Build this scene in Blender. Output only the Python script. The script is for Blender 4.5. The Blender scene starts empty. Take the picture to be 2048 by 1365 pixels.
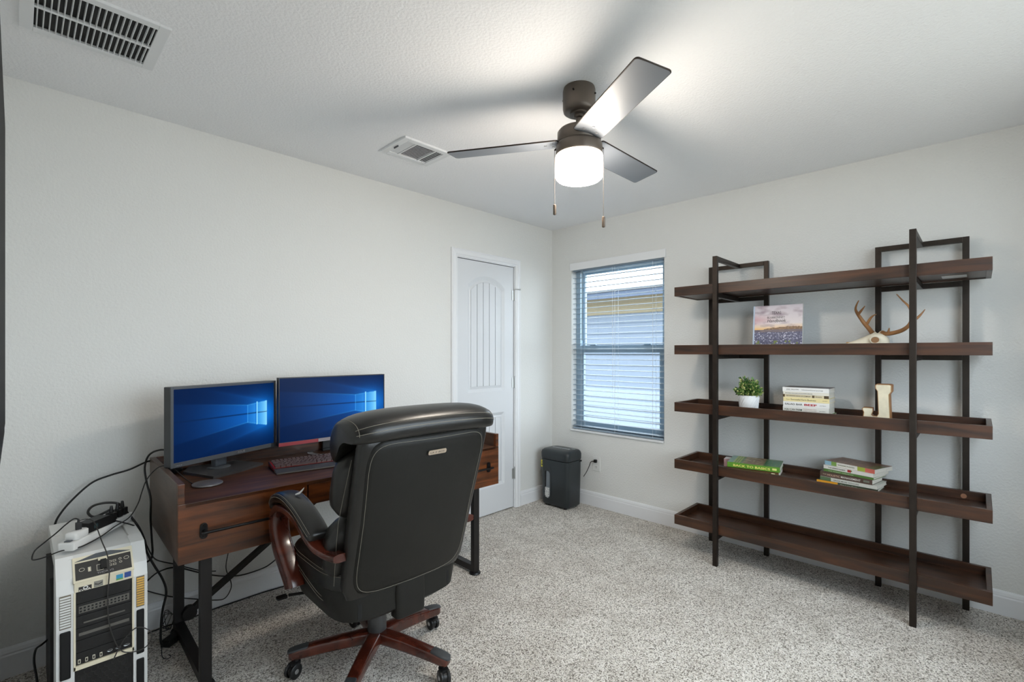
import bpy, bmesh, math, random
from mathutils import Vector, Matrix, noise as mnoise

# ------------------------------------------------------------------ camera, sky, sun, exposure
scene = bpy.context.scene
COL = scene.collection
cam_d = bpy.data.cameras.new('camera')
cam = bpy.data.objects.new('camera', cam_d); COL.objects.link(cam)
cam_d.sensor_width = 36.0
cam_d.lens = 963.0 / 2048.0 * 36.0
cam_d.shift_y = 22.0 / 2048.0
cam_d.clip_start = 0.01
cam.location = (3.452, 2.832, 1.3195)
cam.rotation_euler = (math.pi / 2, 0, math.atan2(0.71783, -0.69618))
scene.camera = cam

world = bpy.data.worlds.new('sky'); scene.world = world
world.use_nodes = True
bg = world.node_tree.nodes['Background']
bg.inputs[0].default_value = (0.86, 0.93, 1.0, 1); bg.inputs[1].default_value = 7.0

sun_d = bpy.data.lights.new('sun', 'SUN'); sun_d.energy = 13.0; sun_d.angle = 0.01; sun_d.color = (1, .95, .86)
sun = bpy.data.objects.new('sun', sun_d); COL.objects.link(sun)
sun.rotation_euler = Vector((-1.0, 0.05, -2.9)).to_track_quat('-Z', 'Y').to_euler()

def portal(name, loc, rot, sx, sy):
    l = bpy.data.lights.new(name, 'AREA'); l.shape = 'RECTANGLE'; l.size = sx; l.size_y = sy
    l.cycles.is_portal = True
    o = bpy.data.objects.new(name, l); COL.objects.link(o); o.location = loc; o.rotation_euler = rot
portal('window_portal', (-.16, .66, 1.35), (0, -math.pi / 2, 0), 1.5, .9)
portal('added_window_portal', (1.75, 3.42, 1.45), (-math.pi / 2, 0, 0), 2.2, 1.5)  # guides sky light through the unseen window added for fill

LAMP = 84.0
vs = scene.view_settings
vs.view_transform = 'Standard'; vs.look = 'None'; vs.gamma = 1.0; vs.use_curve_mapping = False
vs.exposure = 0.16
scene.cycles.use_denoising = True
scene.cycles.max_bounces = 7
scene.cycles.diffuse_bounces = 4
scene.cycles.use_adaptive_sampling = True; scene.cycles.adaptive_threshold = .05; scene.cycles.adaptive_min_samples = 16
scene.cycles.use_light_tree = False
scene.cycles.sample_clamp_indirect = 8.0
scene.cycles.caustics_reflective = False; scene.cycles.caustics_refractive = False

R = random.Random(7)
PI = math.pi
X3, Y3, Z3 = Vector((1, 0, 0)), Vector((0, 1, 0)), Vector((0, 0, 1))

# ------------------------------------------------------------------ materials
def lin(c):
    out = []
    for v in c:
        v = v / 255.0
        out.append(v / 12.92 if v <= .04045 else ((v + .055) / 1.055) ** 2.4)
    return tuple(out) + (1.0,)

MATS = {}
def mat(name, c, rough=.5, metal=0.0, bump=None, var=None, coat=0.0, emit=None, spec=.5, alpha=None):
    if name in MATS: return MATS[name]
    m = bpy.data.materials.new(name); m.use_nodes = True; MATS[name] = m
    nt = m.node_tree; b = nt.nodes['Principled BSDF']
    b.inputs['Base Color'].default_value = lin(c); b.inputs['Roughness'].default_value = rough
    b.inputs['Metallic'].default_value = metal; b.inputs['Specular IOR Level'].default_value = spec
    b.inputs['Coat Weight'].default_value = coat; b.inputs['Coat Roughness'].default_value = .15
    tc = None
    if bump or var: tc = nt.nodes.new('ShaderNodeTexCoord')
    if var:
        n = nt.nodes.new('ShaderNodeTexNoise'); n.inputs['Scale'].default_value = var[0]; n.inputs['Detail'].default_value = 4
        nt.links.new(tc.outputs['Object'], n.inputs['Vector'])
        r = nt.nodes.new('ShaderNodeValToRGB')
        k0, k1 = 1 - var[1], 1 + var[1]
        r.color_ramp.elements[0].color = tuple(x * k0 for x in lin(c)[:3]) + (1,)
        r.color_ramp.elements[1].color = tuple(min(1, x * k1) for x in lin(c)[:3]) + (1,)
        r.color_ramp.elements[0].position = .3; r.color_ramp.elements[1].position = .7
        nt.links.new(n.outputs['Fac'], r.inputs['Fac']); nt.links.new(r.outputs['Color'], b.inputs['Base Color'])
    if bump:
        n = nt.nodes.new('ShaderNodeTexNoise'); n.inputs['Scale'].default_value = bump[0]; n.inputs['Detail'].default_value = 3
        nt.links.new(tc.outputs['Object'], n.inputs['Vector'])
        bn = nt.nodes.new('ShaderNodeBump'); bn.inputs['Strength'].default_value = bump[1]; bn.inputs['Distance'].default_value = bump[2]
        nt.links.new(n.outputs['Fac'], bn.inputs['Height']); nt.links.new(bn.outputs['Normal'], b.inputs['Normal'])
    if emit:
        b.inputs['Emission Color'].default_value = lin(emit[0]); b.inputs['Emission Strength'].default_value = emit[1]
    return m

def wood(name, c1, c2, scale, rough=.4, coat=.0, spec=.5):
    m = bpy.data.materials.new(name); m.use_nodes = True; MATS[name] = m
    nt = m.node_tree; b = nt.nodes['Principled BSDF']
    tc = nt.nodes.new('ShaderNodeTexCoord'); mp = nt.nodes.new('ShaderNodeMapping'); mp.inputs['Scale'].default_value = scale
    nt.links.new(tc.outputs['Object'], mp.inputs['Vector'])
    n = nt.nodes.new('ShaderNodeTexNoise'); n.inputs['Scale'].default_value = 1.0; n.inputs['Detail'].default_value = 6; n.inputs['Distortion'].default_value = .6
    nt.links.new(mp.outputs['Vector'], n.inputs['Vector'])
    r = nt.nodes.new('ShaderNodeValToRGB')
    r.color_ramp.elements[0].position = .32; r.color_ramp.elements[0].color = lin(c1)
    r.color_ramp.elements[1].position = .72; r.color_ramp.elements[1].color = lin(c2)
    nt.links.new(n.outputs['Fac'], r.inputs['Fac']); nt.links.new(r.outputs['Color'], b.inputs['Base Color'])
    bn = nt.nodes.new('ShaderNodeBump'); bn.inputs['Strength'].default_value = .12; bn.inputs['Distance'].default_value = .001
    nt.links.new(n.outputs['Fac'], bn.inputs['Height']); nt.links.new(bn.outputs['Normal'], b.inputs['Normal'])
    b.inputs['Roughness'].default_value = rough; b.inputs['Coat Weight'].default_value = coat; b.inputs['Coat Roughness'].default_value = .2
    b.inputs['Specular IOR Level'].default_value = spec
    return m

def vcol_mat(name, emit=0.0, rough=.4):
    m = bpy.data.materials.new(name); m.use_nodes = True; MATS[name] = m
    nt = m.node_tree; b = nt.nodes['Principled BSDF']
    a = nt.nodes.new('ShaderNodeVertexColor'); a.layer_name = 'Col'
    b.inputs['Roughness'].default_value = rough
    if emit:
        b.inputs['Base Color'].default_value = (.003, .003, .004, 1); b.inputs['Specular IOR Level'].default_value = .08
        nt.links.new(a.outputs['Color'], b.inputs['Emission Color']); b.inputs['Emission Strength'].default_value = emit
    else:
        nt.links.new(a.outputs['Color'], b.inputs['Base Color'])
    return m

M_wall = mat('wall_paint', (226, 226, 223), .75, bump=(90, .6, .005), spec=.3)
M_ceil = mat('ceiling_paint', (243, 244, 246), .85, bump=(95, .6, .005), spec=.2)
M_trim = mat('trim_paint', (233, 234, 236), .35)
M_door = mat('door_paint', (218, 220, 223), .4, bump=(160, .05, .001))
M_metal = mat('bronze_metal', (52, 45, 40), .42, .7, var=(30, .12))
M_blackm = mat('black_metal', (26, 24, 24), .4, .6)
M_leg = mat('desk_black_steel', (32, 29, 28), .45, .3)
M_shelf = wood('shelf_wood', (36, 21, 12), (78, 46, 26), (28, 3, 34), .42, .12)
M_desk = wood('desk_wood', (42, 22, 10), (122, 66, 29), (3.0, 34, 30), .34, .2)
M_desk_sheen = wood('desk_wood_sheen', (62, 45, 36), (96, 74, 60), (30, 4, 22), .36, .2)  # desk wood made greyer: the side panels' sheen is put into the colour
M_leather = mat('black_leather', (27, 26, 24), .33, bump=(220, .10, .0012), var=(9, .15))
M_leather2 = mat('black_leather_panel', (28, 27, 24), .5, bump=(240, .08, .001), var=(5, .08), spec=.3)
M_cherry = wood('cherry_wood', (52, 20, 13), (96, 42, 28), (14, 14, 8), .22, .5)
M_black = mat('black_plastic', (22, 22, 23), .45)
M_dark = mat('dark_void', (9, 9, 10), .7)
M_grey = mat('grey_plastic', (84, 88, 93), .4)
M_white = mat('white_plastic', (226, 226, 224), .35)
M_cream = mat('yellowed_plastic', (228, 219, 194), .4, var=(8, .12))
M_yellow = mat('yellowed_slats', (226, 178, 88), .4, var=(14, .2))
M_silver = mat('silver_metal', (190, 190, 192), .3, .9)
M_thread = mat('pale_thread', (128, 122, 110), .7)
M_paper = mat('book_pages', (222, 217, 205), .8, var=(200, .08))
M_text_d = mat('dark_ink', (52, 50, 50), .6)
M_text_w = mat('white_ink', (240, 236, 226), .6)
M_cable = mat('black_cable', (20, 20, 21), .5)
M_slat_shaded = mat('blind_slat_shaded', (150, 166, 180), .4)  # white slats; their bluish backlit shade is painted into this colour
M_vent = mat('vent_enamel', (226, 228, 230), .4)
M_shred = mat('shredder_shell', (40, 46, 49), .34, bump=(300, .06, .0006))

# carpet
M_carpet = bpy.data.materials.new('carpet'); M_carpet.use_nodes = True
nt = M_carpet.node_tree; b = nt.nodes['Principled BSDF']; b.inputs['Roughness'].default_value = .95; b.inputs['Specular IOR Level'].default_value = .1
tc = nt.nodes.new('ShaderNodeTexCoord')
n1 = nt.nodes.new('ShaderNodeTexVoronoi'); n1.inputs['Scale'].default_value = 215
sepc = nt.nodes.new('ShaderNodeSeparateColor'); nt.links.new(n1.outputs['Color'], sepc.inputs[0])
n2 = nt.nodes.new('ShaderNodeTexNoise'); n2.inputs['Scale'].default_value = 4.5; n2.inputs['Detail'].default_value = 3; n2.inputs['Distortion'].default_value = 1.2
nt.links.new(tc.outputs['Object'], n1.inputs['Vector']); nt.links.new(tc.outputs['Object'], n2.inputs['Vector'])
r1 = nt.nodes.new('ShaderNodeValToRGB'); e = r1.color_ramp.elements
e[0].position = .0; e[0].color = lin((116, 109, 100)); e[1].position = 1.0; e[1].color = lin((255, 250, 244))
k = r1.color_ramp.elements.new(.45); k.color = lin((222, 215, 205))
r2 = nt.nodes.new('ShaderNodeValToRGB'); e = r2.color_ramp.elements
e[0].position = .40; e[0].color = (.88, .87, .86, 1); e[1].position = .60; e[1].color = (1, 1, 1, 1)
mx = nt.nodes.new('ShaderNodeMix'); mx.data_type = 'RGBA'; mx.blend_type = 'MULTIPLY'; mx.inputs['Factor'].default_value = 1
nt.links.new(sepc.outputs[0], r1.inputs['Fac']); nt.links.new(n2.outputs['Fac'], r2.inputs['Fac'])
nt.links.new(r1.outputs['Color'], mx.inputs[6]); nt.links.new(r2.outputs['Color'], mx.inputs[7]); nt.links.new(mx.outputs[2], b.inputs['Base Color'])
bn = nt.nodes.new('ShaderNodeBump'); bn.inputs['Strength'].default_value = .7; bn.inputs['Distance'].default_value = .006
nt.links.new(n1.outputs['Distance'], bn.inputs['Height']); bn.invert = True; nt.links.new(bn.outputs['Normal'], b.inputs['Normal'])
# glass
M_glass = bpy.data.materials.new('window_glass'); M_glass.use_nodes = True
nt = M_glass.node_tree; nt.nodes.clear()
o_ = nt.nodes.new('ShaderNodeOutputMaterial'); mxs = nt.nodes.new('ShaderNodeMixShader'); tr = nt.nodes.new('ShaderNodeBsdfTransparent'); gl = nt.nodes.new('ShaderNodeBsdfGlossy')
gl.inputs['Roughness'].default_value = .02; tr.inputs['Color'].default_value = (.93, .96, .97, 1); mxs.inputs[0].default_value = .05
nt.links.new(tr.outputs[0], mxs.inputs[1]); nt.links.new(gl.outputs[0], mxs.inputs[2]); nt.links.new(mxs.outputs[0], o_.inputs[0])

# ------------------------------------------------------------------ mesh helpers
class MB:
    def __init__(s): s.v = []; s.f = []; s.sm = []
    def add(s, vs_, fs, smooth=False):
        k = len(s.v); s.v += [tuple(v) for v in vs_]; s.f += [[i + k for i in f] for f in fs]; s.sm += [smooth] * len(fs); return s
    def box(s, x0, x1, y0, y1, z0, z1, bev=0.0, mtx=None):
        if bev <= 0:
            v = [Vector(p) for p in ((x0, y0, z0), (x1, y0, z0), (x1, y1, z0), (x0, y1, z0), (x0, y0, z1), (x1, y0, z1), (x1, y1, z1), (x0, y1, z1))]
            if mtx: v = [mtx @ p for p in v]
            return s.add(v, [(3, 2, 1, 0), (4, 5, 6, 7), (0, 1, 5, 4), (1, 2, 6, 5), (2, 3, 7, 6), (3, 0, 4, 7)])
        bm = bmesh.new()
        v = [bm.verts.new(p) for p in ((x0, y0, z0), (x1, y0, z0), (x1, y1, z0), (x0, y1, z0), (x0, y0, z1), (x1, y0, z1), (x1, y1, z1), (x0, y1, z1))]
        for f in [(3, 2, 1, 0), (4, 5, 6, 7), (0, 1, 5, 4), (1, 2, 6, 5), (2, 3, 7, 6), (3, 0, 4, 7)]: bm.faces.new([v[i] for i in f])
        bmesh.ops.bevel(bm, geom=list(bm.edges), offset=bev, segments=2, profile=.6, affect='EDGES')
        bm.verts.ensure_lookup_table(); bm.verts.index_update()
        vv = [mtx @ q.co if mtx else q.co.copy() for q in bm.verts]
        s.add(vv, [[q.index for q in f.verts] for f in bm.faces]); bm.free(); return s
    def bar(s, p, q, w, h, up=Z3, bev=0):      # rectangular bar from p to q
        p, q = Vector(p), Vector(q); d = q - p; L = d.length; d.normalize()
        u = Vector(up).cross(d)
        if u.length < 1e-4: u = X3.cross(d)
        u.normalize(); w_ = d.cross(u)
        m = Matrix((u, d, w_)).transposed().to_4x4(); m.translation = p
        return s.box(-w / 2, w / 2, 0, L, -h / 2, h / 2, bev, m)
    def lathe(s, prof, c=(0, 0, 0), n=32, axis='z', smooth=True, capped=True):
        vs_, fs = [], []
        for (r, h) in prof:
            for i in range(n):
                a = 2 * PI * i / n; x, y = r * math.cos(a), r * math.sin(a)
                p = {'z': (x, y, h), 'x': (h, x, y), 'y': (y, h, x)}[axis]
                vs_.append((p[0] + c[0], p[1] + c[1], p[2] + c[2]))
        for j in range(len(prof) - 1):
            for i in range(n): fs.append((j * n + i, j * n + (i + 1) % n, (j + 1) * n + (i + 1) % n, (j + 1) * n + i))
        if capped:
            fs.append(tuple(reversed(range(n)))); fs.append(tuple((len(prof) - 1) * n + i for i in range(n)))
        return s.add(vs_, fs, smooth)
    def tube(s, pts, r, n=8, closed=False, smooth=True):
        pts = [Vector(p) for p in pts]; m = len(pts)
        rs = r if isinstance(r, (list, tuple)) else [r] * m
        vs_, fs = [], []; u = None
        for i, p in enumerate(pts):
            if closed: t = pts[(i + 1) % m] - pts[i - 1]
            else: t = pts[min(i + 1, m - 1)] - pts[max(i - 1, 0)]
            if t.length < 1e-9: t = Z3.copy()
            t.normalize()
            if u is None:
                u = t.orthogonal()
            else:
                u = u - t * u.dot(t)
                if u.length < 1e-6: u = t.orthogonal()
            u.normalize(); w = t.cross(u)
            for k_ in range(n):
                a = 2 * PI * k_ / n; vs_.append(p + (u * math.cos(a) + w * math.sin(a)) * rs[i])
        for j in range(m - 1 + (1 if closed else 0)):
            for k_ in range(n):
                fs.append((j * n + k_, j * n + (k_ + 1) % n, ((j + 1) % m) * n + (k_ + 1) % n, ((j + 1) % m) * n + k_))
        if not closed:
            fs.append(tuple(reversed(range(n)))); fs.append(tuple((m - 1) * n + i for i in range(n)))
        return s.add(vs_, fs, smooth)
    def loft(s, secs, n=36, smooth=True):
        # secs: (centre, U, V, a, b, p) superellipse sections
        vs_, fs = [], []
        for (c, U, V, a, b_, p) in secs:
            for i in range(n):
                t = 2 * PI * i / n; ct, st = math.cos(t), math.sin(t)
                vs_.append(Vector(c) + Vector(U) * (a * math.copysign(abs(ct) ** (2 / p), ct)) + Vector(V) * (b_ * math.copysign(abs(st) ** (2 / p), st)))
        for j in range(len(secs) - 1):
            for i in range(n): fs.append((j * n + i, j * n + (i + 1) % n, (j + 1) * n + (i + 1) % n, (j + 1) * n + i))
        fs.append(tuple(reversed(range(n)))); fs.append(tuple((len(secs) - 1) * n + i for i in range(n)))
        return s.add(vs_, fs, smooth)
    def prism(s, poly, z0, z1, to=lambda a, b_, h: (a, b_, h), smooth=False):
        n = len(poly)
        vs_ = [to(a, b_, z0) for a, b_ in poly] + [to(a, b_, z1) for a, b_ in poly]
        fs = [tuple(reversed(range(n))), tuple(range(n, 2 * n))] + [(i, (i + 1) % n, n + (i + 1) % n, n + i) for i in range(n)]
        return s.add(vs_, fs, smooth)
    def grid(s, nu, nv, fn, smooth=True):
        vs_ = [fn(i / nu, j / nv) for j in range(nv + 1) for i in range(nu + 1)]
        fs = [(j * (nu + 1) + i, j * (nu + 1) + i + 1, (j + 1) * (nu + 1) + i + 1, (j + 1) * (nu + 1) + i) for j in range(nv) for i in range(nu)]
        return s.add(vs_, fs, smooth)
    def mesh(s, name, fix=True):
        me = bpy.data.meshes.new(name); me.from_pydata(s.v, [], s.f)
        if fix:
            bm = bmesh.new(); bm.from_mesh(me); bmesh.ops.recalc_face_normals(bm, faces=bm.faces); bm.to_mesh(me); bm.free()
        me.polygons.foreach_set('use_smooth', s.sm)
        if any(s.sm): me.set_sharp_from_angle(angle=math.radians(48))
        me.update(); return me
    def build(s, name, m, parent=None, label=None, kind=None, fix=True):
        me = s.mesh(name, fix); return link(name, me, m, parent, label, kind)

def link(name, me, m, parent=None, label=None, kind=None):
    o = bpy.data.objects.new(name, me); COL.objects.link(o)
    if m is not None and not me.materials: me.materials.append(m)
    if parent is not None: o.parent = parent
    if label: o['label'] = label
    if kind: o['kind'] = kind
    return o

def W(parent):     # builder whose world coordinates are shifted into an unrotated root's space
    class B_(MB):
        def mesh(s, name, fix=True):
            L = parent.location; s.v = [(a - L.x, b_ - L.y, c - L.z) for a, b_, c in s.v]; return MB.mesh(s, name, fix)
    return B_()

def thing(name, label, cat, loc=(0, 0, 0), rz=0.0, group=None):
    o = bpy.data.objects.new(name, None); COL.objects.link(o); o.empty_display_size = .05
    o.location = loc; o.rotation_euler = (0, 0, rz); o['label'] = label; o['category'] = cat
    if group: o['group'] = group
    return o
def tag(o, label, cat, group=None):
    o['label'] = label; o['category'] = cat
    if group: o['group'] = group
    return o

def smooth_path(pts, k=6, closed=False):
    pts = [Vector(p) for p in pts]; n = len(pts); out = []
    rng = range(n if closed else n - 1)
    for i in rng:
        p0 = pts[(i - 1) % n] if closed or i > 0 else pts[0]
        p1, p2 = pts[i], pts[(i + 1) % n]
        p3 = pts[(i + 2) % n] if closed or i + 2 < n else pts[-1]
        for j in range(k):
            t = j / k
            out.append(.5 * ((2 * p1) + (-p0 + p2) * t + (2 * p0 - 5 * p1 + 4 * p2 - p3) * t * t + (-p0 + 3 * p1 - 3 * p2 + p3) * t ** 3))
    if not closed: out.append(pts[-1])
    return out

def text(name, s_, m, parent, org, xd, yd, width=None, size=None, bold=0.0, align='LEFT', lift=.0006, shear=0.0):
    cu = bpy.data.curves.new(name, 'FONT'); cu.body = s_; cu.size = 1.0; cu.align_x = align; cu.offset = bold; cu.shear = shear; cu.resolution_u = 3
    ob = bpy.data.objects.new(name, cu); me = bpy.data.meshes.new_from_object(ob)
    bpy.data.objects.remove(ob)
    xs = [v.co.x for v in me.vertices]; ys = [v.co.y for v in me.vertices]
    if not xs: return None
    w0 = max(xs) - min(xs); sx = sy = size if size else 1
    if width: sx = width / w0; sy = size if size else sx
    xd, yd, org = Vector(xd).normalized(), Vector(yd).normalized(), Vector(org); nn = xd.cross(yd)
    x_off = min(xs) if align == 'LEFT' else (min(xs) + max(xs)) / 2
    for v in me.vertices: v.co = org + xd * ((v.co.x - x_off) * sx) + yd * (v.co.y * sy) + nn * lift
    me.materials.clear(); me.materials.append(m)
    return link(name, me, None, parent)

def picture(name, m, parent, org, xd, yd, w, h, nu, nv, fn):
    org, xd, yd = Vector(org), Vector(xd).normalized() * w, Vector(yd).normalized() * h
    b_ = MB(); b_.grid(nu, nv, lambda u, v: org + xd * u + yd * v, False)
    me = b_.mesh(name, False)
    ca = me.color_attributes.new('Col', 'FLOAT_COLOR', 'POINT')
    i = 0
    for j in range(nv + 1):
        for k_ in range(nu + 1):
            ca.data[i].color = lin(fn(k_ / nu, j / nv)); i += 1
    return link(name, me, m, parent)

def mixc(a, b_, t):
    t = max(0, min(1, t)); return tuple(x + (y - x) * t for x, y in zip(a, b_))

def rrect(x0, x1, y0, y1, r, n=6):
    out = []
    for cx, cy, a0 in ((x1 - r, y1 - r, 0), (x0 + r, y1 - r, PI / 2), (x0 + r, y0 + r, PI), (x1 - r, y0 + r, 1.5 * PI)):
        for i in range(n + 1):
            a = a0 + PI / 2 * i / n; out.append((cx + r * math.cos(a), cy + r * math.sin(a)))
    return out

# ------------------------------------------------------------------ room shell
RX, RY, H = 3.54, 3.24, 2.44
def struct(b_, name, m, parent=None):
    o = b_.build(name, m, parent)
    if parent is None: o['kind'] = 'structure'
    return o
o = struct(MB().box(-.15, RX + .15, -.15, RY + .15, -.12, 0), 'floor', M_carpet); o['label'] = 'beige and grey flecked cut-pile carpet'
struct(MB().box(-.15, RX + .15, -.15, RY + .15, H, H + .15), 'ceiling', M_ceil)
DX0, DX1, DZ = .508, 1.124, 2.038      # closet door leaf
JX0, JX1, JZ = DX0 - .012, DX1 + .012, DZ + .012
b_ = MB()
b_.box(-.15, JX0, -.15, 0, 0, H); b_.box(JX1, RX + .15, -.15, 0, 0, H); b_.box(JX0, JX1, -.15, 0, JZ, H); b_.box(JX0, JX1, -.15, -.10, 0, JZ)
struct(b_, 'wall_left', M_wall)
WY0, WY1, WZ0, WZ1 = .223, 1.105, .622, 2.085
b_ = MB()
b_.box(-.15, 0, 0, WY0, 0, H); b_.box(-.15, 0, WY1, RY + .15, 0, H); b_.box(-.15, 0, WY0, WY1, 0, WZ0); b_.box(-.15, 0, WY0, WY1, WZ1, H)
struct(b_, 'wall_right', M_wall)
struct(MB().box(RX, RX + .15, 0, RY + .15, 0, H), 'wall_near', M_wall)
b_ = MB()
b_.box(0, .65, RY, RY + .15, 0, H); b_.box(2.85, RX, RY, RY + .15, 0, H); b_.box(.65, 2.85, RY, RY + .15, 0, .7); b_.box(.65, 2.85, RY, RY + .15, 2.2, H)
struct(b_, 'wall_back', M_wall)
# unseen window added behind the camera to let in fill daylight
w2 = MB()
for a0, a1, c0, c1 in ((.65, 2.85, .7, .75), (.65, 2.85, 2.15, 2.2), (.65, .70, .75, 2.15), (2.80, 2.85, .75, 2.15), (1.72, 1.78, .75, 2.15)):
    w2.box(a0, a1, RY + .06, RY + .11, c0, c1, .004)
w2o = struct(w2, 'added_fill_window', M_trim)
MB().box(.70, 2.80, RY + .083, RY + .087, .75, 2.15).build('pane', M_glass, w2o)

def base_profile(): return [(0, 0), (.014, 0), (.014, .088), (.011, .094), (.012, .100), (.009, .112), (.004, .120), (0, .121)]
def baseboard(name, fn, a, b__):
    m_ = MB(); m_.prism(base_profile(), a, b__, fn); o = m_.build(name, M_trim); o['kind'] = 'structure'; return o
baseboard('baseboard_left', lambda p, q, h: (h, p, q), DX1 + .07, RX)
baseboard('baseboard_corner', lambda p, q, h: (h, p, q), 0, DX0 - .07)
baseboard('baseboard_right', lambda p, q, h: (p, h, q), 0, RY)
baseboard('baseboard_near', lambda p, q, h: (RX - p, h, q), 0, RY)
baseboard('baseboard_back', lambda p, q, h: (h, RY - p, q), 0, RX)

# ------------------------------------------------------------------ closet door
door = thing('door_1', 'white two-panel closet door with arched plank panel', 'door', (DX0, 0, 0)); del door['category']; door['kind'] = 'structure'
def arch(x0, x1, z0, zs, zt, n=14):     # loop: bottom corners, then arch over the top
    c = (x0 + x1) / 2; hw = (x1 - x0) / 2; rise = zt - zs
    out = [(x0, z0), (x1, z0)]
    rad = (hw * hw + rise * rise) / (2 * rise); a = math.asin(hw / rad)
    for i in range(n + 1):
        t = a - 2 * a * i / n; out.append((c + rad * math.sin(t), zt - rad + rad * math.cos(t)))
    return out
YF = -.004       # door face
UP0 = arch(.617, 1.018, 1.0, 1.845, 1.925); UP1 = arch(.640, .995, 1.025, 1.815, 1.895); UP2 = arch(.652, .983, 1.045, 1.80, 1.878)
LO0 = [(.617, .225), (1.018, .225), (1.018, .823), (.617, .823)]; LO1 = [(.640, .25), (.995, .25), (.995, .798), (.640, .798)]; LO2 = [(.652, .265), (.983, .265), (.983, .784), (.652, .784)]
bm = bmesh.new()
def loop_edges(lp, y):
    v = [bm.verts.new((a, y, c)) for a, c in lp]
    return [bm.edges.new((v[i], v[(i + 1) % len(v)])) for i in range(len(v))]
ed = loop_edges([(DX0 + .002, .012), (DX1 - .002, .012), (DX1 - .002, DZ - .003), (DX0 + .002, DZ - .003)], YF) + loop_edges(UP0, YF) + loop_edges(LO0, YF)
bmesh.ops.triangle_fill(bm, use_beauty=True, use_dissolve=False, edges=ed)
bm.verts.index_update()
lb = W(door); lb.add([v.co.copy() for v in bm.verts], [[v.index for v in f.verts] for f in bm.faces]); bm.free()
lb.box(DX0 + .002, DX1 - .002, -.040, -.018, .012, DZ - .003)
for a0, a1, c0, c1 in ((DX0 + .002, DX0 + .004, .012, DZ - .003), (DX1 - .004, DX1 - .002, .012, DZ - .003), (DX0, DX1, .010, .012)):
    lb.box(a0, a1, -.04, YF, c0, c1)
lb.build('leaf', M_door, door)
def ring(b__, A, B, ya, yb):
    n = len(A); b__.add([(a, ya, c) for a, c in A] + [(a, yb, c) for a, c in B], [(i, (i + 1) % n, n + (i + 1) % n, n + i) for i in range(n)])
for A, B, C_ in ((UP0, UP1, UP2), (LO0, LO1, LO2)):
    m_ = W(door); ring(m_, A, B, YF, YF - .0135); ring(m_, B, C_, YF - .0135, YF - .007); m_.build('panel_moulding', M_door, door)
# upright planks of both panels, each proud with a groove between
NP = 5
for k_ in range(NP):
    x0 = .652 + (.983 - .652) * k_ / NP + .003; x1 = .652 + (.983 - .652) * (k_ + 1) / NP - .003
    def ztop(x, z0=1.80, zt=1.878):
        hw, rise = (.983 - .652) / 2, zt - z0; rad = (hw * hw + rise * rise) / (2 * rise); d = x - (.652 + .983) / 2
        return zt - rad + math.sqrt(max(0, rad * rad - d * d))
    poly = [(x0, 1.046), (x1, 1.046)] + [(x1 + (x0 - x1) * i / 4, ztop(x1 + (x0 - x1) * i / 4) - .001) for i in range(5)]
    m_ = W(door); m_.prism(poly, -.018, YF - .006, lambda a, c, h: (a, h, c)); m_.build('plank', M_door, door)
    m_ = W(door); m_.box(x0, x1, -.018, YF - .006, .266, .783); m_.build('plank', M_door, door)
for z in (1.80, 1.06, .29):
    m_ = W(door); m_.lathe([(.006, z - .045), (.006, z + .045)], (DX0 - .004, .004, 0), 10); m_.box(DX0 - .004, DX0 + .022, -.002, .0005, z - .043, z + .043)
    m_.lathe([(.0045, z + .045), (.003, z + .056)], (DX0 - .004, .004, 0), 10)
    m_.build('hinge', mat('nickel_hinge', (186, 187, 186), .35, .6), door, 'satin nickel hinge')
m_ = W(door); m_.tube([(DX0 - .004, .006, 1.852), (DX0 - .03, .03, 1.852), (DX0 - .045, .028, 1.852)], .004, 8); m_.lathe([(.008, 0), (.008, .01)], (DX0 - .045, .028, 1.847), 10)
m_.build('door_stop', MATS['nickel_hinge'], door)
# casing
cs = MB()
CW, CT = .058, .018
def casing_prof(): return [(0, 0), (0, .010), (.010, .012), (.018, .018), (.040, .016), (.050, .020), (CW, .014), (CW, 0)]
for (xin, sg) in ((JX0 + .004, -1), (JX1 - .004, 1)):
    pr = casing_prof()
    n = len(pr)
    v0 = [(xin + sg * a, h, 0) for a, h in pr]; v1 = [(xin + sg * a, h, JZ - .004 + a) for a, h in pr]
    cs.add(v0 + v1, [tuple(range(n)), tuple(range(n, 2 * n))] + [(i, (i + 1) % n, n + (i + 1) % n, n + i) for i in range(n)])
pr = casing_prof(); n = len(pr)
v0 = [(JX0 + .004 - a, h, JZ - .004 + a) for a, h in pr]; v1 = [(JX1 - .004 + a, h, JZ - .004 + a) for a, h in pr]
cs.add(v0 + v1, [tuple(range(n)), tuple(range(n, 2 * n))] + [(i, (i + 1) % n, n + (i + 1) % n, n + i) for i in range(n)])
cs.box(JX0, JX0 + .010, -.10, .001, 0, JZ); cs.box(JX1 - .010, JX1, -.10, .001, 0, JZ); cs.box(JX0, JX1, -.10, .001, JZ - .010, JZ)
o = cs.build('trim_1', M_trim); o['kind'] = 'structure'

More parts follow.
